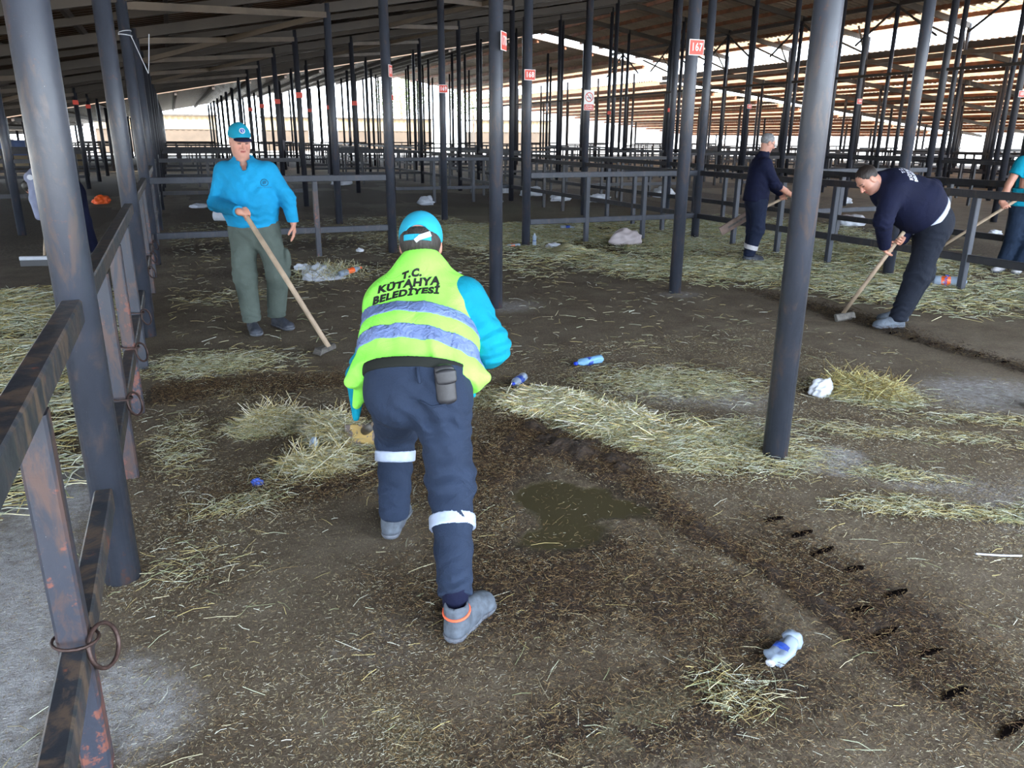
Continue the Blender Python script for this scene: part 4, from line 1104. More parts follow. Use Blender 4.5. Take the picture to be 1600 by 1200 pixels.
def hand_ops(S, wrist, d, n, curl=(.5, .6, .4), ts=1, sc=1., spread=.05, thumb=(.75, .62, .15)):
    """fingers leave along d, palm faces n, thumb on side ts*(d x n)"""
    w = np.array(wrist, float); d = nrm(d); n = np.array(n, float); n = nrm(n-d*(n@d)); sd = np.cross(d, n)*ts
    S.eseg(w-d*.01*sc, w+d*.080*sc, (.027*sc, .018*sc), (.040*sc, .0135*sc), sd, .012)
    for i, (off, ln) in enumerate(((.031, .070), (.011, .078), (-.010, .073), (-.030, .058))):
        p = w + d*(.082-.006*abs(i-1.3))*sc + sd*off*sc; a = 0; dr = nrm(d+sd*off*spread*20*.05); prev = p; r = .0092*sc
        for j, (fr, cu) in enumerate(zip((.46, .30, .24), curl)):
            a += cu*(1+.10*i); dd = dr*cos(a) + n*sin(a); q = prev + dd*ln*fr*sc; S.cone(prev, q, r, r*.9, .004); prev = q; r *= .9
    t0 = w + d*.022*sc + sd*.026*sc; t1 = t0 + nrm(sd*thumb[0]+d*thumb[1]+n*thumb[2])*.040*sc; t2 = t1 + nrm(sd*thumb[0]*.35+d*thumb[1]*1.1+n*(thumb[2]+.35))*.032*sc
    t3 = t2 + nrm(sd*.05+d+n*.6)*.024*sc
    S.cone(t0, t1, .0145*sc, .011*sc, .012); S.cone(t1, t2, .011*sc, .0098*sc, .004); S.cone(t2, t3, .0098*sc, .0085*sc, .004)
    return S
def grip_ops(S, H, axis, d, flip=1, ts=1, sc=1., arm=None, r=.02):
    """a hand closed round a handle at H; d = rough direction of the fingers, wrist placed to suit"""
    a = nrm(axis); d = np.array(d, float); d = nrm(d-a*(d@a)); n = np.cross(a, d)*flip
    w = np.array(H, float) - n*(r+.015*sc) - d*.070*sc
    hand_ops(S, w, d, n, (.95, 1.25, .95), ts, sc, 0, (.35, .75, .75))
    return w
def join_skin(name, parts, parent, base):
    """parts: list of (co, quads, colors or None)"""
    cs, qs, ks = [], [], []; n = 0
    for co, q, col in parts:
        cs.append(co); qs.append(q+n); n += len(co)
        ks.append(np.tile(np.array(base), (len(co), 1)) if col is None else col)
    me = np_mesh(name, np.concatenate(cs), np.concatenate(qs)); k = np.concatenate(ks)
    set_attr(me, 'Col', np.concatenate([k, np.ones((len(k), 1))], 1))
    return link_mesh(name, me, M['skin'], parent, True)
def core(pelvis, chest, neck, hips, knees, ankles, shs, els, wrs, side, s=.8):
    S = SDF(.014)
    S.eseg(pelvis, chest, (.15*s, .10*s), (.16*s, .10*s), side, .04).cone(chest, neck, .07, .05, .05)
    for a, b_, c in zip(hips, knees, ankles): S.chain([pelvis, a, b_, c], [.08, .075*s, .05*s, .035*s], .04)
    for a, b_, c in zip(shs, els, wrs): S.chain([chest, a, b_, c], [.06, .050*s, .036*s, .026*s], .04)
    return S
def shoe(parent, heel, toe, upper, lace=None, L=.29, pitch=0., piping=None, wid=1.):
    heel = np.array(heel, float); f = np.array([toe[0], toe[1], 0.]); f = nrm(f); s_ = np.array([f[1], -f[0], 0.]); up = np.array([0, 0, 1.])
    if pitch: f, up = f*cos(pitch)-up*sin(pitch), up*cos(pitch)+f*sin(pitch)
    P_ = lambda x, y, z: heel + f*x*L/.29 + s_*y*wid + up*z
    Rm = np.array([f, s_, up])
    def base():
        S = SDF(.006)
        S.eseg(P_(.035, 0, .030), P_(.13, 0, .030), (.036*wid, .034), (.036*wid, .034), s_, .02)
        S.eseg(P_(.13, 0, .030), P_(.235, .004, .030), (.038*wid, .036), (.046*wid, .036), s_, .02)
        S.ell(P_(.235, .004, .034), (.058, .050*wid, .038), Rm, .02)
        return S
    S = base(); S.ell(P_(.13, 0, .055), (.095, .036*wid, .048), Rm, .03); S.cone(P_(.055, 0, .06), P_(.050, 0, .115), .044, .043, .02)
    S.sub(P_(.050, 0, .135), (.034, .032, .03), Rm, .008)
    S.cut(P_(0, 0, .022), -up); sh = S.build('shoe', upper, parent)
    B_ = base(); B_.inflate(.006); B_.cut(P_(0, 0, .026), up, None, .002); B_.cut(P_(0, 0, .001), -up, None, .002)
    B_.build('sole', M['sole'], sh)
    mb = MB()
    for i in range(4):
        x = .10+.028*i; z = .108-.012*i
        mb.tube([P_(x, -.026, z-.02), P_(x+.006, 0, z), P_(x+.012, .026, z-.02)], .0035, 6)
    mb.build('laces', lace or M['sole'], sh, True)
    if piping:
        mb = MB(); mb.tube([P_(.050+.046*cos(t), .045*sin(t), .104+.012*cos(t)) for t in np.linspace(0, 2*pi, 22)], .005, 6, False); mb.build('collar_piping', piping, sh, True)
def handle_tool(name, a, b_, r, label, cat, mat=None):
    t = empty(name, Vector(b_), label=label, cat=cat)
    a, b_ = Vector(a), Vector(b_); d = (b_-a).normalized()
    MB().tube([a-d*.004, a, a.lerp(b_, .5)+Vector((.002, .001, 0)), b_], [r*.8, r, r*1.03, r*.96], 14).build('handle', mat or M['wood'], t, True)
    return t
def project_on(me, origin, n, bvh, off=.002):
    """slide a flat lettering mesh along -n on to a garment"""
    n = Vector(n).normalized()
    for v_ in me.vertices:
        hit = bvh.ray_cast(v_.co + n*.5, -n)
        if hit[0] is not None:
            e = (v_.co-Vector(origin)).dot(n); v_.co = hit[0] + n*(off + max(0, e))
    me.update()
def bvh_of(ob):
    me = ob.data; off = ob.matrix_world.translation if False else Vector()
    return BVHTree.FromPolygons([v_.co.copy() for v_ in me.vertices], [tuple(p.vertices) for p in me.polygons])
def subdivide(me, n=1, mx=.012):
    bm = bmesh.new(); bm.from_mesh(me); bmesh.ops.triangulate(bm, faces=bm.faces)
    for _ in range(n):
        es = [e for e in bm.edges if e.calc_length() > mx]
        if not es: break
        bmesh.ops.subdivide_edges(bm, edges=es, cuts=1); bmesh.ops.triangulate(bm, faces=[f for f in bm.faces if len(f.verts) > 3])
    bm.to_mesh(me); bm.free(); return me
def cap(parent, c, f, u, mat, brim_mat=None, brim_len=.085, back=False):
    r, f, u = frame(f, u); Rm = np.array([r, f, u]); c = np.array(c, float); P_ = lambda x, y, z: c + r*x + f*y + u*z
    S = SDF(.0045); S.ell(P_(0, -.010, .034), (.087, .103, .100), Rm); S.cut(P_(0, 0, .000 if back else .022), -u-.10*f, None, .003)
    S.sub(P_(0, -.010, .005), (.079, .095, .092), Rm, .003)
    if back: S.sub(P_(0, -.115, .030), (.040, .05, .026), Rm, .004)
    for i in range(3):
        a = pi*i/3; n_ = r*sin(a)+f*cos(a); S.fold(P_(0, -.01, .08), .2, n_, .30, .0)
    cr = S.build('cap', mat, parent)
    B_ = SDF(.004); B_.eseg(P_(-.040, .075, .022), P_(.040, .075, .022), (.085, .012), (.085, .012), f, .01)
    B_ = SDF(.004); B_.ell(P_(0, .088, .012), (.072, brim_len, .020), Rm)
    B_.cut(P_(0, .06, 0), -f, None, .002); B_.sub(P_(0, .075, -.012), (.082, brim_len+.02, .030), Rm, .002)
    B_.build('cap_brim', brim_mat or mat, cr)
    mb = MB(); mb.tube([P_(0, -.010, .132), P_(0, -.010, .138)], [.008, .005], 10).build('cap_button', mat, cr, True)
    if back:
        mb = MB()
        pts = [P_(.092*sin(a), -.010-.110*cos(a), .004) for a in np.linspace(-.60, .60, 13)]
        for i in range(12): mb.bar(pts[i], pts[i+1], .005, .022, u)
        mb.build('cap_strap', mat, cr)
        mb = MB(); mb.bar(P_(.010, -.124, .000), P_(.052, -.112, .018), .006, .020, u); mb.bar(P_(-.006, -.126, -.014), P_(.016, -.125, .004), .006, .016, u); mb.build('strap_end', M['white_pl'], cr)
    return P_

SKIN = (.50, .25, .175)
# ---------------------------------------------------------------- worker in the cyan sweater, facing the camera
def person_a():
    t = empty('person', (.57, 6.84, 0), label='person in cyan sweater, cyan cap and grey-green trousers standing with a long scraper', cat='person')
    side = (.921, -.39, 0); fwd = np.array((-.39, -.921, 0))
    pel, bel, ch = (.555, 6.865, .93), (.540, 6.845, 1.08), (.53, 6.87, 1.27)
    sR, sL = (.375, 6.935, 1.325), (.705, 6.795, 1.325); eR, eL = (.283, 6.885, 1.075), (.832, 6.745, 1.110)
    wL = (.856, 6.685, .925)
    H = np.array((.470, 6.520, 1.020)); tip = np.array((.945, 5.865, .055)); axh = tip-H
    hpR, hpL = (.470, 6.900, .86), (.648, 6.825, .86); kR, kL = (.446, 6.800, .49), (.704, 6.715, .51); aR, aL = (.468, 6.815, .11), (.678, 6.905, .12)
    # skin
    parts = []
    hc = (.512, 6.865, 1.560); hf, hu = (.20, -.90, -.30), (.06, -.30, .95)
    S, P_, Rm = head_sdf(hc, hf, hu, (.53, 6.905, 1.36), fat=1.16, neckr=.062); co, q = S.arrays(); parts.append((co, q, head_cols(co, hc, Rm, (.52, .27, .20))))
    S = SDF(.0035); wR = grip_ops(S, H, axh, (.80, .10, -.45), -1, -1, 1.0, r=.019); S.cone(wR, wR+(np.array(eR)-wR)*.35, .026, .034, .02); co, q = S.arrays(); parts.append((co, q, None))
    S = SDF(.0035); hand_ops(S, wL, (.03, -.06, -1), (-.85, .25, .0), (.22, .25, .2), -1, 1.0); S.cone(wL, np.array(wL)+(np.array(eL)-wL)*.4, .026, .034, .02); co, q = S.arrays(); parts.append((co, q, None))
    co, q = core(pel, ch, (.53, 6.90, 1.40), [hpR, hpL], [kR, kL], [aR, aL], [sR, sL], [eR, eL], [wR, wL], side).arrays(); parts.append((co, q, None))
    join_skin('body', parts, t, SKIN)
    # sweater
    S = SDF(.0075)
    S.eseg(np.array(pel)-(0, 0, .03), bel, (.208, .150), (.232, .185), side, .05).eseg(bel, ch, (.232, .185), (.205, .150), side, .05)
    S.eseg((.38, 6.93, 1.315), (.70, 6.80, 1.315), (.075, .085), (.075, .085), (0, 0, 1), .08)
    S.cone((.53, 6.89, 1.34), (.527, 6.895, 1.405), .11, .078, .05)
    S.cut((.56, 6.86, .885), (0, 0, -1))
    S.chain([sR, eR, wR], [.078, .064, .045], .03); S.chain([sL, eL, wL], [.078, .064, .046], .03)
    S.fold(eR, .13, (.1, -.3, 1), .045, .006); S.fold(eL, .12, (.2, 0, 1), .05, .006, 1); S.fold(wR, .09, (.6, -1, -.2), .032, .004); S.fold(wL, .08, (0, 0, 1), .03, .004)
    S.fold((.42, 6.75, 1.2), .2, (.8, 0, .6), .085, .006, 2); S.fold((.62, 6.70, 1.22), .2, (-.8, .3, .5), .09, .005, .5); S.fold((.55, 6.72, .95), .22, (.1, 0, 1), .06, .005)
    S.cut(np.array(wR)-np.array(wR-np.array(eR))*.03, np.array(wR)-np.array(eR), .07); S.cut(np.array(wL)+(0, 0, .0), (0, 0, -1), .07)
    # open neck
    S.sub((.522, 6.845, 1.445), (.060, .055, .085), None, .008)
    S.sub((.518, 6.780, 1.375), (.030, .060, .052), None, .008)
    sw = S.build('sweater', M['cyan'], t)
    C_ = SDF(.005)
    for sx in (-1, 1):
        C_.eseg((.527+.075*sx*.92, 6.895-.03*sx, 1.415), (.524+.045*sx*.92, 6.815-.02*sx, 1.372), (.030, .011), (.030, .010), (0, .3, 1), .01)
    C_.eseg((.46, 6.945, 1.425), (.60, 6.89, 1.425), (.028, .012), (.028, .012), (0, 0, 1), .02); C_.build('collar', M['cyan'], sw)
    bv = bvh_of(sw)
    for name, s, px, sz, mt_ in (('chest_emblem', '●', None, .05, None),):
        o_ = Vector((.655, 6.70, 1.245)); mb = MB(); mb.torus((0, 0, 0), (0, 0, 1), .026, .002, 22, 4)
        for k in range(5): mb.bar((-.012+.006*k, -.012, 0), (-.012+.006*k+.004, .013, 0), .002, .002, (0, 0, 1))
        me = place_text(mb.mesh('emblem'), o_, (.921, -.39, 0), (0, 0, 1)); project_on(me, o_, fwd, bv, .001); link_mesh('chest_emblem', me, M['letter_black'], sw)
        me = place_text(text_mesh('KÜTAHYA BELEDİYESİ', .0085, .0004, 0), Vector((.655, 6.70, 1.205)), (.921, -.39, 0), (0, 0, 1)); project_on(me, (.655, 6.70, 1.205), fwd, bv, .001); link_mesh('chest_lettering', me, M['letter_black'], sw)
    # trousers
    S = SDF(.0075)
    S.eseg((.556, 6.865, .955), (.556, 6.865, .84), (.190, .140), (.195, .145), side, .05)
    S.chain([hpR, kR, np.array(aR)-(0, 0, .03)], [.112, .092, .076], .05); S.chain([hpL, kL, np.array(aL)-(0, 0, .03)], [.112, .092, .076], .05)
    S.ell((.385, 6.80, .60), (.035, .07, .09), None, .02); S.ell((.785, 6.72, .62), (.035, .07, .09), None, .02)
    for k_, a_ in ((kR, aR), (kL, aL)):
        S.fold(k_, .15, (.2, .1, 1), .075, .008, 1); S.fold(np.array(a_)+(0, 0, .04), .12, (.1, .2, 1), .045, .008)
        S.cut(np.array(a_)+(0, 0, -.02), (0, 0, -1), .12)
    S.fold((.556, 6.75, .80), .18, (.7, 0, .6), .07, .006); S.build('trousers', M['olive'], t)
    shoe(t, (.462, 6.90, 0), (.10, -1), M['shoe_dark'], M['shoe_dark']); shoe(t, (.655, 6.985, 0), (.45, -.9), M['shoe_dark'], M['shoe_dark'])
    # cap and hair
    P_ = cap(t, np.array(hc)+(0, .006, .012), (.20, -.96, -.14), hu, M['cyan_cap'], M['navy_brim'], brim_len=.070)
    S = SDF(.005); S.ell(P_(0, -.022, .020), (.080, .092, .078), Rm); S.cut(P_(0, .01, 0), (Rm[1]+.1*Rm[2]), None, .004); S.cut(P_(0, 0, .05), Rm[2], None, .004); S.build('hair', M['hair_grey'], t)
    mb = MB(); mb.tube([P_(.004, .086, .078), P_(.004, .096, .083)], .022, 20).build('cap_badge', M['white_pl'], t)
    mb = MB(); mb.tube([P_(.004, .090, .080), P_(.004, .098, .084)], .016, 18).build('badge_field', M['label_blue'], t)
    mb = MB(); mb.bar(P_(.0, .1, .074), P_(.008, .1, .094), .005, .008, Rm[1]).build('badge_figure', M['white_pl'], t)
    # the scraper
    h = handle_tool('floor_scraper', H-nrm(axh)*.05, tip, .020, 'long wooden scraper held by the cyan-sweater worker, small dark head', 'scraper')
    MB().bbar((.855, 5.845, .028), (.985, 5.925, .050), .075, .050, .012).build('scraper_head', M['blade'], h)
    MB().bbar((.845, 5.835, .010), (.870, 5.850, .055), .090, .012, .003).build('scraper_lip', M['blade'], h)
person_a()

# ---------------------------------------------------------------- worker in the hi-vis vest, bending, seen from behind
def person_b():
    t = empty('person', (.74, 2.55, 0), label='person seen from behind in hi-vis vest and light blue cap, bending over', cat='person')
    side = np.array((.921, -.39, 0))
    c0, c1, c2 = np.array((.725, 2.630, .735)), np.array((.785, 2.765, .865)), np.array((.850, 2.895, .985))
    nk = (.850, 2.930, 1.125); axd = nrm(c2-c0); bn = nrm(np.cross(side, axd)); bn = bn if bn[2] > 0 else -bn
    sR, sL = np.array((.975, 2.800, 1.010)), np.array((.705, 2.925, .980)); eR, eL = np.array((1.055, 2.730, .835)), np.array((.640, 3.020, .720))
    ha, hb = np.array((1.105, 2.98, .745)), np.array((.80, 3.95, .075)); ax = hb-ha
    HR, HL = ha+ax*.20, ha+ax*.46
    hR, hL = (.812, 2.590, .715), (.655, 2.660, .715); kR, kL = (.800, 2.455, .425), (.735, 2.990, .430); aR, aL = (.712, 2.160, .105), (.690, 2.890, .110)
    parts = []
    hc = (.872, 3.000, 1.200); hf, hu = (.39, .88, -.38), (.14, .34, .92)
    S, P_, Rm = head_sdf(hc, hf, hu, nk, h=.0045, neckr=.060); co, q = S.arrays(); parts.append((co, q, head_cols(co, hc, Rm, (.42, .20, .15), .6)))
    S = SDF(.0035); wR = grip_ops(S, HR, ax, (-.9, .1, -.3), -1, -1); S.cone(wR, wR+(eR-wR)*.4, .026, .034, .02); co, q = S.arrays(); parts.append((co, q, None))
    S = SDF(.0035); wL = grip_ops(S, HL, ax, (.9, -.1, -.3), 1, 1); S.cone(wL, wL+(eL-wL)*.4, .026, .034, .02); co, q = S.arrays(); parts.append((co, q, None))
    co, q = core(c0-(0, 0, .05), c2, nk, [hR, hL], [kR, kL], [aR, aL], [sR, sL], [eR, eL], [wR, wL], side).arrays(); parts.append((co, q, None))
    join_skin('body', parts, t, SKIN)
    # cyan sweater underneath: sleeves, shoulders and a little of the hem
    S = SDF(.007)
    S.eseg(c0+axd*.13, c1, (.170, .10), (.185, .115), side, .05).eseg(c1, c2, (.195, .130), (.175, .105), side, .05)
    S.chain([sR, eR, wR], [.094, .080, .050], .03); S.chain([sL+np.array((.02, .03, -.02)), eL, wL], [.075, .068, .048], .03)
    S.fold(eR, .15, nrm(sR-eR)+np.array((.1, .1, 0)), .05, .009, 1); S.fold((sR+eR)/2, .15, (.4, .2, .8), .09, .007); S.fold(eL, .14, (0, .1, 1), .05, .008)
    S.cone((.560, 2.93, .535), (.585, 2.97, .70), .014, .05, .02); S.cone((.955, 2.64, .675), (.94, 2.72, .80), .013, .04, .02)
    S.cut(wR, wR-eR, .08); S.cut(wL, wL-eL, .08); S.build('sweater', M['cyan_b'], t)
    # vest
    V = SDF(.0065)
    V.eseg(c0-axd*.04, c1, (.232, .152), (.222, .155), side, .05).eseg(c1, c2, (.222, .155), (.180, .130), side, .05)
    V.eseg(sL+(.0, -.01, .0), c2+(.02, .0, .012), (.100, .082), (.095, .080), axd, .06)
    V.eseg(c2, sR-side*.015, (.095, .085), (.082, .074), axd, .06); V.cone(np.array(nk)-bn*.02, sR-side*.03, .072, .066, .07); V.cone(np.array(nk)-bn*.02, sL+side*.01, .072, .075, .07)
    V.cone(c2+axd*.02, np.array(nk)-(0, 0, .015), .12, .080, .05)
    V.cut(c0+bn*.14+axd*.015, -axd-.15*bn-.10*side, None, .004)
    V.cone(c0-side*.205-bn*.0+axd*.06, (.515, 2.78, .735), .040, .020, .05); V.cone(c0-side*.20-bn*.06+axd*.08, (.560, 2.90, .60), .045, .018, .05)
    V.cone(c0+side*.20+axd*.06-bn*.0, (.985, 2.575, .760), .045, .018, .06); V.cone(c0+side*.20+axd*.07-bn*.05, (.965, 2.66, .715), .040, .016, .05)
    V.fold(c0+axd*.05, .30, nrm(side*.8+axd*.35), .105, .011, .5); V.fold(c1, .26, nrm(axd+.5*side), .12, .008, 1.5); V.fold(c2-side*.08, .22, nrm(side-.5*axd), .11, .006)
    V.fold(c0+side*.12+bn*.1, .2, nrm(side+.2*axd), .07, .007, 2)
    # arm hole on the right, neck hole
    V.sub(sR+side*.085, (.085, .115, .110), None, .01)
    V.sub(np.array(nk)+np.array((.03, .07, .065)), (.065, .07, .055), None, .01)
    vest = V.build('vest', M['hivis'], t)
    for lo_, hi_ in ((.222, .282), (.108, .168)):
        B_ = V.copy(); B_.inflate(.0030); B_.cut(c0+axd*hi_, axd+side*.06, None, .001); B_.cut(c0+axd*lo_, -axd-side*.06, None, .001); B_.build('reflective_tape', M['tape'], vest)
    bv = bvh_of(vest)
    for s, u_, v_, sz in (('T.C.', -.060, .422, .040), ('KÜTAHYA', -.068, .382, .047), ('BELEDİYESİ', -.072, .338, .044)):
        uy = nrm(axd+.05*side); ux = nrm(side+.13*axd); o_ = c0 + bn*.10 + ux*u_ + uy*v_
        me = subdivide(text_mesh(s, sz, .0008, .0026), 2); me = place_text(me, o_, ux, uy)
        project_on(me, o_, bn, bv, .002); link_mesh('lettering', me, M['letter_black'], vest)
    # trousers
    S = SDF(.007)
    S.eseg((.728, 2.620, .800), (.735, 2.630, .720), (.183, .122), (.178, .130), side, .05)
    S.ell((.800, 2.550, .710), (.098, .105, .110), None, .05); S.ell((.660, 2.610, .710), (.098, .105, .110), None, .05); S.cut((.705, 2.56, .862), (.22, .50, .80), .35)
    S.chain([hR, kR, np.array(aR)+(0, 0, .035)], [.108, .082, .058], .05); S.chain([hL, kL, np.array(aL)+(0, 0, -.0)], [.105, .080, .064], .05)
    for k_, a_, am in ((kR, aR, .011), (kL, aL, .009)):
        S.fold(k_, .16, (.25, .15, 1), .065, am, 1.); S.fold(np.array(k_)*.5+np.array(a_)*.5, .16, (.4, .1, 1), .08, am*.6, 2); S.fold(np.array(a_)+(0, 0, .06), .10, (.1, .2, 1), .04, am*.6)
    S.fold((.74, 2.48, .68), .16, (.9, -.2, .6), .07, .009, 1); S.fold((.80, 2.5, .60), .16, (.3, 0, 1), .055, .007)
    S.cut(np.array(aR)+(0, 0, .030), nrm(np.array(aR)-np.array(kR)), .10); S.cut(np.array(aL)+(0, 0, -.02), (0, 0, -1), .10)
    tr = S.copy(); S.build('trousers', M['navy_trouser'], t)
    for k_, a_, f_ in ((kR, aR, .36), (kL, aL, .30)):
        k_, a_ = np.array(k_), np.array(a_); d = nrm(a_-k_); p = k_+(a_-k_)*f_
        B_ = SDF(.006); rr = (.082, .058) if a_[1] < 2.5 else (.080, .064)
        rm = rr[0]+(rr[1]-rr[0])*f_; B_.cone(p-d*.07, p+d*.07, rm+.012, rm+.008, .01); B_.cut(p+d*.023, d, None, .001); B_.cut(p-d*.023, -d, None, .001); B_.build('reflective_band', M['reflect'], t)
    # belt, pouch, sock, torn pocket
    S = SDF(.006); pb = np.array((.727, 2.625, .795)); bz = nrm((.22, .50, .80)); S.eseg(pb, pb-bz*.001, (.192, .132), (.192, .132), side, .01); S.cut(pb+bz*.020, bz, None, .001); S.cut(pb-bz*.020, -bz, None, .001); S.build('belt', M['belt'], t)
    pc = np.array((.785, 2.452, .790)); S = SDF(.004)
    S.eseg(pc+(0, 0.012, .055), pc+(.004, -.004, -.050), (.036, .018), (.036, .020), side, .01); S.build('phone_pouch', M['black_pl'], t)
    S = SDF(.004); S.eseg(pc+(-.002, -.012, .050), pc+(.0, -.020, .018), (.038, .012), (.036, .010), side, .01); S.build('pouch_flap', M['black_pl'], t)
    MB().tube([(.700, 2.500, .850), (.700, 2.475, .800)], .007, 8).build('belt_loop', M['navy_trouser'], t, True)
    mb = MB(); mb.tube([(.700, 2.475, .735), (.735, 2.455, .715), (.775, 2.440, .722), (.800, 2.440, .735)], .0045, 6).build('pocket_edge', M['navy_trouser'], t, True)
    S = SDF(.005); S.cone(np.array(aR)+(0, 0, .05), np.array(aR)+(0, 0, -.02), .046, .042, .01); S.build('sock', M['navy'], t)
    shoe(t, (.670, 2.095, 0), (.74, .67), M['shoe_grey'], M['shoe_dark'], piping=M['orange'], L=.265); shoe(t, (.655, 2.850, 0), (.42, .9), M['shoe_grey'], M['sole'], L=.28)
    # hair, cap
    S = SDF(.005); S.ell(P_(0, -.022, .012), (.083, .095, .088), Rm); S.cut(P_(0, .005, 0), Rm[1], None, .004); S.cut(P_(0, 0, -.045), -Rm[2], None, .01); S.cut(P_(0, 0, .05), Rm[2], None, .004); S.fold(P_(0, -.1, -.03), .1, Rm[0], .016, .002); S.build('hair', M['hair_black'], t)
    cap(t, hc, hf, hu, M['cyan_cap_light'], None, back=True)
    # shovel
    h = handle_tool('shovel', ha-ax*.04, hb, .018, 'shovel with rusty yellow-painted blade beside the left leg of the hi-vis worker', 'shovel')
    mt, nt, b = nodes_of('yellow_rust_blade'); v = coord(nt); f = noise(nt, v, 16, 4, .6, 1.)
    nt.links.new(ramp(nt, f, [(.40, (.13, .10, .09)), (.47, (.13, .10, .09)), (.52, (.42, .28, .08)), (.7, (.36, .24, .08))]), b.inputs['Base Color']); b.inputs['Roughness'].default_value = .6
    bmid = Vector((.79, 3.94, .055)); mb = MB(); s_ = Vector(side)
    mb.bbar(bmid-s_*.105, bmid+s_*.105, .012, .115, .004, (.15, .35, 1)); mb.build('blade', mt, h)
    MB().tube([Vector(hb)+(Vector(ha)-Vector(hb)).normalized()*.12, Vector(hb)], [.021, .026], 12).build('socket', M['blade'], h, True)
person_b()

# ---------------------------------------------------------------- bending worker in navy, facing left
def person_c():
    t = empty('person', (5.95, 4.95, 0), label='person in navy sweatshirt bending forward at right, white undershirt showing', cat='person')
    side = np.array((.39, .921, 0)); fwd = np.array((-.921, .39, 0))
    pel, bel, ch, nk = np.array((6.035, 4.900, .945)), np.array((5.905, 4.965, 1.065)), np.array((5.700, 5.055, 1.195)), np.array((5.560, 5.100, 1.265))
    axd = nrm(ch-pel)
    sN, sF = np.array((5.590, 4.955, 1.190)), np.array((5.780, 5.205, 1.245)); eN, eF = np.array((5.500, 4.930, .950)), np.array((6.300, 5.170, 1.190))
    ha, hb = np.array((5.770, 4.955, .820)), np.array((5.585, 5.310, .050)); ax = hb-ha; HN, HF = ha+ax*.17, ha+ax*.05
    hN, hF = (5.985, 4.820, .87), (6.110, 4.990, .87); kN, kF = (5.915, 4.850, .47), (6.130, 4.980, .46); aN, aF = (5.815, 4.890, .10), (6.060, 5.060, .10)
    parts = []
    hc = (5.435, 5.095, 1.275); hf, hu = (-.60, .05, -.72), (-.62, .36, .66)
    S, P_, Rm = head_sdf(hc, hf, hu, nk, fat=1.1, neckr=.066); co, q = S.arrays(); parts.append((co, q, head_cols(co, hc, Rm, (.50, .26, .19), .9)))
    S = SDF(.0035); wN = grip_ops(S, HN, ax, (.75, .35, -.1), 1, 1, 1.05); S.cone(wN, wN+(eN-wN)*.4, .028, .036, .02); co, q = S.arrays(); parts.append((co, q, None))
    S = SDF(.0035); wF = grip_ops(S, HF, ax, (-.5, -.6, .2), 1, 1, 1.05); co, q = S.arrays(); parts.append((co, q, None))
    co, q = core(pel, ch, nk, [hN, hF], [kN, kF], [aN, aF], [sN, sF], [eN, eF], [wN, wF], side).arrays(); parts.append((co, q, None))
    join_skin('body', parts, t, SKIN)
    S = SDF(.008)
    S.eseg(pel, bel, (.205, .180), (.225, .225), side, .05).eseg(bel, ch, (.225, .225), (.215, .185), side, .05)
    S.eseg(sN, sF, (.10, .085), (.10, .085), axd, .07); S.cone(ch, nk, .15, .078, .06)
    T = S.copy()
    S.cut(pel+axd*.055, -axd); S.chain([sN, eN, wN], [.098, .078, .050], .03); S.chain([sF, eF, wF], [.098, .080, .050], .03)
    S.fold(eN, .14, (.1, 0, 1), .05, .007); S.fold(eF, .15, (1, 0, .3), .055, .007); S.fold(bel+(0, 0, .15), .2, axd+np.array((0, 0, .4)), .08, .006); S.fold(pel+axd*.1, .2, axd, .05, .005); S.cut(wN, wN-eN, .08)
    sw = S.build('sweatshirt', M['navy'], t)
    T.ops = T.ops; T.inflate(.003); T.cut(pel+axd*.060, axd, None, .003); T.cut(pel+axd*.012, -axd, None, .004); T.fold(pel, .25, side, .06, .004); T.build('undershirt', M['white_tee'], t)
    C_ = SDF(.005); C_.eseg(nk+(-.0, -.07, .0), nk+(-.01, .07, .03), (.030, .014), (.030, .014), axd, .02); C_.ell(nk+(-.005, 0, .0), (.082, .082, .080), None, .03); C_.cut(nk+axd*.030, axd, None, .003); C_.build('collar', M['navy'], t)
    bv = bvh_of(sw); n = nrm((-.22, -.72, .66))
    for s, u_, v_, sz in (('T.C.', 0, .052, .040), ('KÜTAHYA', 0, .005, .046), ('BELEDİYESİ', 0, -.040, .043)):
        ux = nrm(np.array((.25, .85, .45))); uy = nrm(np.cross(n, ux)); uy = uy if uy@axd > 0 else -uy; ux = np.cross(uy, n)
        o_ = np.array((5.715, 4.950, 1.36)) + ux*u_ + uy*v_
        me = subdivide(text_mesh(s, sz, .0008, .0014), 1); me = place_text(me, o_, ux, uy); project_on(me, o_, n, bv, .002); link_mesh('lettering', me, M['letter_white'], sw)
    S = SDF(.008)
    S.eseg(pel+axd*.03, (6.045, 4.905, .87), (.190, .165), (.190, .160), side, .05); S.ell((6.09, 4.88, .93), (.12, .13, .13), None, .06)
    S.chain([hN, kN, aN], [.125, .098, .078], .05); S.chain([hF, kF, aF], [.120, .098, .080], .05)
    for k_, a_ in ((kN, aN), (kF, aF)):
        S.fold(k_, .16, (.4, .1, 1), .075, .010, 1.); S.fold(np.array(a_)+(0, 0, .08), .13, (.1, .2, 1), .05, .009); S.cut(np.array(a_)+(0, 0, -.035), (0, 0, -1), .12)
    S.fold((5.98, 4.80, .78), .16, (.5, 0, .9), .06, .006); S.build('trousers', M['jean'], t)
    S = SDF(.005); S.eseg((6.05, 4.760, .885), (6.055, 4.765, .815), (.055, .012), (.050, .012), fwd, .02); S.build('back_pocket', M['jean'], t)
    shoe(t, (5.875, 4.865, 0), (-.93, .30), M['shoe_grey'], M['sole']); shoe(t, (6.12, 5.040, 0), (-.93, .36), M['shoe_grey'], M['sole'])
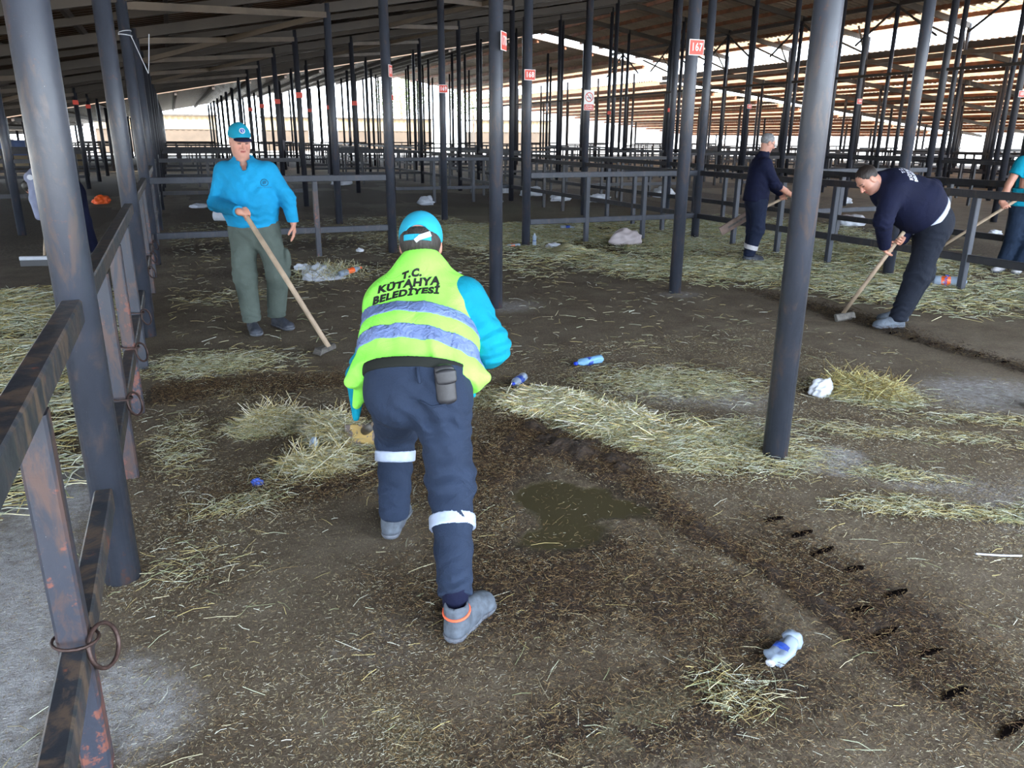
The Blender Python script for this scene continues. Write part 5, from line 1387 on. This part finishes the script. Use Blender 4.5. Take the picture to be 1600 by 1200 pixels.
    S = SDF(.005); S.ell(P_(0, -.022, .036), (.080, .092, .086), Rm); S.cut(P_(0, .030, 0), nrm(Rm[1]-.55*Rm[2]), None, .008); S.cut(P_(0, 0, -.035), -Rm[2], None, .01); S.fold(P_(0, 0, .1), .15, Rm[0], .014, .002); S.build('hair', M['hair_brown'], t)
    h = handle_tool('floor_scraper', ha-ax*.03, hb, .018, 'wooden-handled scraper pushed along the drain by the bending navy worker', 'scraper')
    MB().bbar((5.47, 5.27, .035), (5.72, 5.30, .035), .03, .075, .01, (.1, .5, 1)).build('scraper_head', M['blade'], h)
person_c()

# ---------------------------------------------------------------- standing worker in navy, grey hair
def person_d():
    t = empty('person', (7.05, 8.41, 0), label='grey-haired person in navy, standing upright in straw, white band on the shin', cat='person')
    side = np.array((.39, .921, 0)); fwd = np.array((.921, -.39, 0))
    pel, ch, nk = np.array((7.040, 8.410, .86)), np.array((7.060, 8.405, 1.215)), np.array((7.085, 8.400, 1.385))
    sN, sF = np.array((7.010, 8.255, 1.290)), np.array((7.130, 8.545, 1.290)); eN, eF = np.array((7.140, 8.200, 1.050)), np.array((7.290, 8.520, 1.040))
    ha, hb = np.array((7.700, 8.350, .940)), np.array((7.150, 8.710, .584)); ax = hb-ha; HN, HF = ha+ax*.10, ha+ax*.30
    hN, hF = (7.030, 8.330, .80), (7.075, 8.490, .80); kN, kF = (7.065, 8.350, .45), (7.125, 8.500, .45); aN, aF = (7.000, 8.385, .11), (7.120, 8.530, .11)
    parts = []
    hc = (7.120, 8.385, 1.545); hf, hu = (.86, -.30, -.36), (.35, -.12, .92)
    S, P_, Rm = head_sdf(hc, hf, hu, nk, h=.005); co, q = S.arrays(); parts.append((co, q, head_cols(co, hc, Rm, (.50, .26, .19), .3)))
    S = SDF(.004); wN = grip_ops(S, HN, ax, (-.1, .6, .4), -1, 1); S.chain([eN, (eN+wN)/2, wN], [.044, .038, .027], .02); co, q = S.arrays(); parts.append((co, q, None))
    S = SDF(.004); wF = grip_ops(S, HF, ax, (.1, -.6, -.4), -1, 1); S.cone(wF, eF, .027, .04, .02); co, q = S.arrays(); parts.append((co, q, None))
    co, q = core(pel, ch, nk, [hN, hF], [kN, kF], [aN, aF], [sN, sF], [eN, eF], [wN, wF], side).arrays(); parts.append((co, q, None))
    join_skin('body', parts, t, SKIN)
    S = SDF(.008); S.eseg(pel-(0, 0, .02), ch, (.185, .165), (.190, .145), side, .05); S.eseg(sN, sF, (.075, .075), (.075, .075), (0, 0, 1), .07); S.cone(ch+(0, 0, .1), nk+(0, 0, .02), .10, .072, .05)
    S.cut((7, 8.4, .815), (0, 0, -1)); S.chain([sN, eN, eN+(wN-eN)*.18], [.080, .066, .058], .03); S.chain([sF, eF, wF], [.080, .064, .05], .03)
    S.fold(eN, .13, (.3, 0, 1), .05, .008); S.fold((7.1, 8.3, 1.0), .2, (.3, 0, 1), .08, .006); S.build('jacket', M['navy'], t)
    S = SDF(.006); S.cone(nk-(0, 0, .02), nk+(.005, 0, .045), .078, .072, .01); S.cut(nk+(0, 0, .05), (-.3, .1, 1), None, .003); S.build('collar', M['navy'], t)
    S = SDF(.008); S.eseg((7.04, 8.41, .86), (7.045, 8.41, .80), (.165, .130), (.165, .135), side, .05)
    S.chain([hN, kN, aN], [.112, .092, .074], .05); S.chain([hF, kF, aF], [.108, .090, .074], .05)
    for k_, a_ in ((kN, aN), (kF, aF)): S.fold(k_, .15, (.3, 0, 1), .07, .008, 1); S.fold(a_, .12, (.1, 0, 1), .045, .007); S.cut(np.array(a_)-(0, 0, .02), (0, 0, -1), .12)
    S.build('trousers', M['navy_dark'], t)
    for a_, k_ in ((aN, kN), (aF, kF)):
        a_, k_ = np.array(a_), np.array(k_); d = nrm(k_-a_); p = a_+d*.105
        B_ = SDF(.007); B_.cone(p-d*.06, p+d*.06, .085, .088, .01); B_.cut(p+d*.030, d, None, .001); B_.cut(p-d*.030, -d, None, .001); B_.build('reflective_band', M['shoe_white'], t)
    shoe(t, (6.93, 8.415, 0), (.92, -.30), M['shoe_dark'], M['shoe_dark']); shoe(t, (7.04, 8.560, 0), (.92, -.30), M['shoe_dark'], M['shoe_dark'])
    S = SDF(.005); S.ell(P_(0, -.020, .038), (.080, .092, .086), Rm); S.cut(P_(0, .035, 0), nrm(Rm[1]-.5*Rm[2]), None, .008); S.cut(P_(0, 0, -.03), -Rm[2], None, .01); S.fold(P_(0, 0, .1), .15, Rm[0], .016, .002); S.build('hair', M['hair_grey'], t)
    mb = MB(); mb.tube([P_(.075, .01, .012), P_(.050, .085, .010)], .0025, 6); mb.torus(P_(.030, .094, .006), Rm[1], .018, .0025, 16, 5); mb.torus(P_(-.030, .094, .006), Rm[1], .018, .0025, 16, 5); mb.tube([P_(-.075, .01, .012), P_(-.050, .085, .010)], .0025, 6); mb.build('glasses', M['black_pl'], t)
    h = handle_tool('board_shovel', ha-ax*.06, hb, .019, 'wooden shovel with a long board blade held behind the grey-haired navy worker', 'shovel')
    MB().bbar(hb+nrm(ax)*(-.04), np.array((6.85, 8.84, .375)), .030, .125, .006, (.3, -.3, 1)).build('blade', simple('board_blade', (.20, .14, .115), .7, var=.3, scale=8), h)
    MB().bbar(hb+np.array((-.02, -.03, .0)), np.array((6.93, 8.79, .430)), .012, .03, .004, (.3, -.3, 1)).build('blade_batten', M['blade'], h)
person_d()

# ---------------------------------------------------------------- worker in the cyan T-shirt at the right edge
def person_e():
    t = empty('person', (9.72, 6.62, 0), label='person in cyan T-shirt, jeans and white shoes at the right picture edge', cat='person')
    side = np.array((-.20, .98, 0))
    pel, ch, nk = np.array((9.745, 6.600, .87)), np.array((9.735, 6.610, 1.24)), np.array((9.715, 6.615, 1.43))
    sL, sR = np.array((9.560, 6.640, 1.345)), np.array((9.880, 6.480, 1.345)); side = nrm(sL-sR)
    eL, eR = np.array((9.470, 6.690, 1.085)), np.array((9.800, 6.350, 1.09))
    ha, hb = np.array((9.640, 6.390, 1.105)), np.array((8.700, 7.240, .050)); ax = hb-ha; HL, HR = ha+ax*.27, ha+ax*.06
    hL, hR = (9.690, 6.650, .82), (9.830, 6.570, .82); kL, kR = (9.680, 6.640, .45), (9.830, 6.530, .45); aL, aR = (9.630, 6.680, .11), (9.745, 6.535, .11)
    parts = []
    hc = (9.68, 6.61, 1.59); hf, hu = (-.85, -.15, -.45), (-.3, 0, .95)
    S, P_, Rm = head_sdf(hc, hf, hu, nk, h=.006); co, q = S.arrays(); parts.append((co, q, head_cols(co, hc, Rm, (.50, .26, .19), .3)))
    S = SDF(.004); wL = grip_ops(S, HL, ax, (-.2, -.5, -.6), -1, 1); S.chain([sL+(eL-sL)*.4, eL, (eL+wL)/2, wL], [.048, .043, .040, .027], .02); co, q = S.arrays(); parts.append((co, q, None))
    S = SDF(.004); wR = grip_ops(S, HR, ax, (-.4, .5, -.2), -1, 1); S.chain([sR+(eR-sR)*.4, eR, wR], [.048, .042, .027], .02); co, q = S.arrays(); parts.append((co, q, None))
    co, q = core(pel, ch, nk, [hL, hR], [kL, kR], [aL, aR], [sL, sR], [(sL+eL)/2, (sR+eR)/2], [eL, eR], side).arrays(); parts.append((co, q, None))
    join_skin('body', parts, t, SKIN)
    S = SDF(.008); S.eseg(pel-(0, 0, .02), ch, (.200, .135), (.195, .125), side, .05); S.eseg(sL, sR, (.07, .07), (.07, .07), (0, 0, 1), .07); S.cone(ch+(0, 0, .1), nk, .10, .068, .05)
    S.cut((9.7, 6.6, .825), (0, 0, -1)); S.cone(sL, sL+(eL-sL)*.55, .078, .072, .03); S.cone(sR, sR+(eR-sR)*.55, .078, .072, .03); S.cut(sL+(eL-sL)*.55, eL-sL, .1); S.cut(sR+(eR-sR)*.55, eR-sR, .1)
    S.fold((9.6, 6.6, 1.1), .25, (.4, .2, 1), .09, .007); S.build('t_shirt', M['cyan_b'], t)
    S = SDF(.008); S.eseg((9.745, 6.6, .87), (9.75, 6.605, .82), (.175, .12), (.18, .125), side, .05); S.chain([hL, kL, aL], [.108, .086, .080], .05); S.chain([hR, kR, aR], [.108, .086, .080], .05)
    for k_, a_ in ((kL, aL), (kR, aR)): S.fold(k_, .15, (.3, 0, 1), .07, .008, 1); S.fold(a_, .12, (.1, 0, 1), .05, .007); S.cut(np.array(a_)-(0, 0, .05), (0, 0, -1), .12)
    S.build('trousers', M['jean_blue'], t)
    shoe(t, (9.690, 6.700, 0), (-.9, -.25), M['shoe_white'], M['shoe_white']); shoe(t, (9.800, 6.560, 0), (-.9, -.45), M['shoe_white'], M['shoe_white'])
    S = SDF(.006); S.ell(P_(0, -.020, .038), (.080, .092, .086), Rm); S.cut(P_(0, .03, 0), nrm(Rm[1]-.5*Rm[2]), None, .008); S.build('hair', M['hair_black'], t)
    h = handle_tool('floor_scraper', ha-ax*.03, hb, .018, 'wooden scraper held by the cyan T-shirt worker behind the right fence', 'scraper')
    MB().bbar((8.60, 7.15, .035), (8.80, 7.33, .035), .03, .075, .01, (.1, .1, 1)).build('scraper_head', M['blade'], h)
person_e()

# ---------------------------------------------------------------- worker bending behind the nearest left post
def person_f():
    t = empty('person', (-1.30, 12.15, 0), label='person in grey shirt bending with a broom, mostly hidden behind the nearest left post', cat='person')
    side = np.array((.39, .921, 0))
    pel, ch, nk = np.array((-1.30, 12.10, .90)), np.array((-1.66, 12.24, 1.06)), np.array((-1.78, 12.29, 1.04)); axd = nrm(ch-pel)
    sN, sF = np.array((-1.70, 12.08, 1.00)), np.array((-1.62, 12.42, 1.02)); eN, eF = np.array((-1.73, 12.02, .78)), np.array((-1.60, 12.36, .78))
    ha, hb = np.array((-1.62, 12.15, .80)), np.array((-1.66, 11.40, .06)); ax = hb-ha; HN, HF = ha+ax*.30, ha+ax*.08
    hN, hF = (-1.33, 12.02, .84), (-1.25, 12.18, .84); kN, kF = (-1.32, 12.00, .46), (-1.22, 12.18, .46); aN, aF = (-1.30, 12.04, .10), (-1.16, 12.22, .10)
    parts = []
    hc = (-1.80, 12.42, .90); hf, hu = (-.3, .5, -.8), (-.82, .3, -.1)
    S, P_, Rm = head_sdf(hc, hf, hu, nk, h=.006); co, q = S.arrays(); parts.append((co, q, head_cols(co, hc, Rm, (.50, .26, .19), .3)))
    S = SDF(.005); wN = grip_ops(S, HN, ax, (.8, .2, 0), 1, 1); S.cone(wN, eN, .027, .04, .02); co, q = S.arrays(); parts.append((co, q, None))
    S = SDF(.005); wF = grip_ops(S, HF, ax, (-.8, .2, 0), -1, 1); S.cone(wF, eF, .027, .04, .02); co, q = S.arrays(); parts.append((co, q, None))
    co, q = core(pel, ch, nk, [hN, hF], [kN, kF], [aN, aF], [sN, sF], [eN, eF], [wN, wF], side).arrays(); parts.append((co, q, None))
    join_skin('body', parts, t, SKIN)
    S = SDF(.009); S.eseg(pel, ch, (.18, .13), (.19, .13), side, .05); S.eseg(sN, sF, (.09, .085), (.09, .085), axd, .07); S.cone(ch, nk, .12, .075, .05); S.cut(pel+axd*.02, -axd); S.chain([sN, eN, wN], [.085, .066, .05], .03); S.chain([sF, eF, wF], [.085, .066, .05], .03)
    S.fold(ch, .25, side, .09, .006); sw = S.build('sweatshirt', M['grey_shirt'], t)
    MB().tube([(-1.735, 11.99, 1.06), (-1.737, 11.975, 1.06)], .035, 20).build('badge', M['white_pl'], t)
    S = SDF(.009); S.eseg(pel, pel-(0, 0, .05), (.17, .14), (.17, .14), side, .05); S.chain([hN, kN, aN], [.11, .088, .075], .05); S.chain([hF, kF, aF], [.11, .088, .075], .05); S.build('trousers', M['navy'], t)
    shoe(t, (-1.24, 12.02, 0), (-.93, .3), M['shoe_dark']); shoe(t, (-1.10, 12.2, 0), (-.93, .3), M['shoe_dark'])
    S = SDF(.006); S.ell(P_(0, -.020, .038), (.080, .092, .086), Rm); S.cut(P_(0, .03, 0), nrm(Rm[1]-.5*Rm[2]), None, .008); S.build('hair', M['hair_black'], t)
    h = handle_tool('broom', ha-ax*.06, hb, .015, 'broom with a pale head, pushed by the worker hidden behind the left post', 'broom')
    MB().bbar((-1.92, 11.42, .10), (-1.42, 11.32, .10), .07, .05, .01).build('broom_head', M['white_pl'], h)
    MB().bbar((-1.92, 11.42, .04), (-1.42, 11.32, .04), .06, .08, .005).build('bristles', M['grey_panel'], h)
person_f()
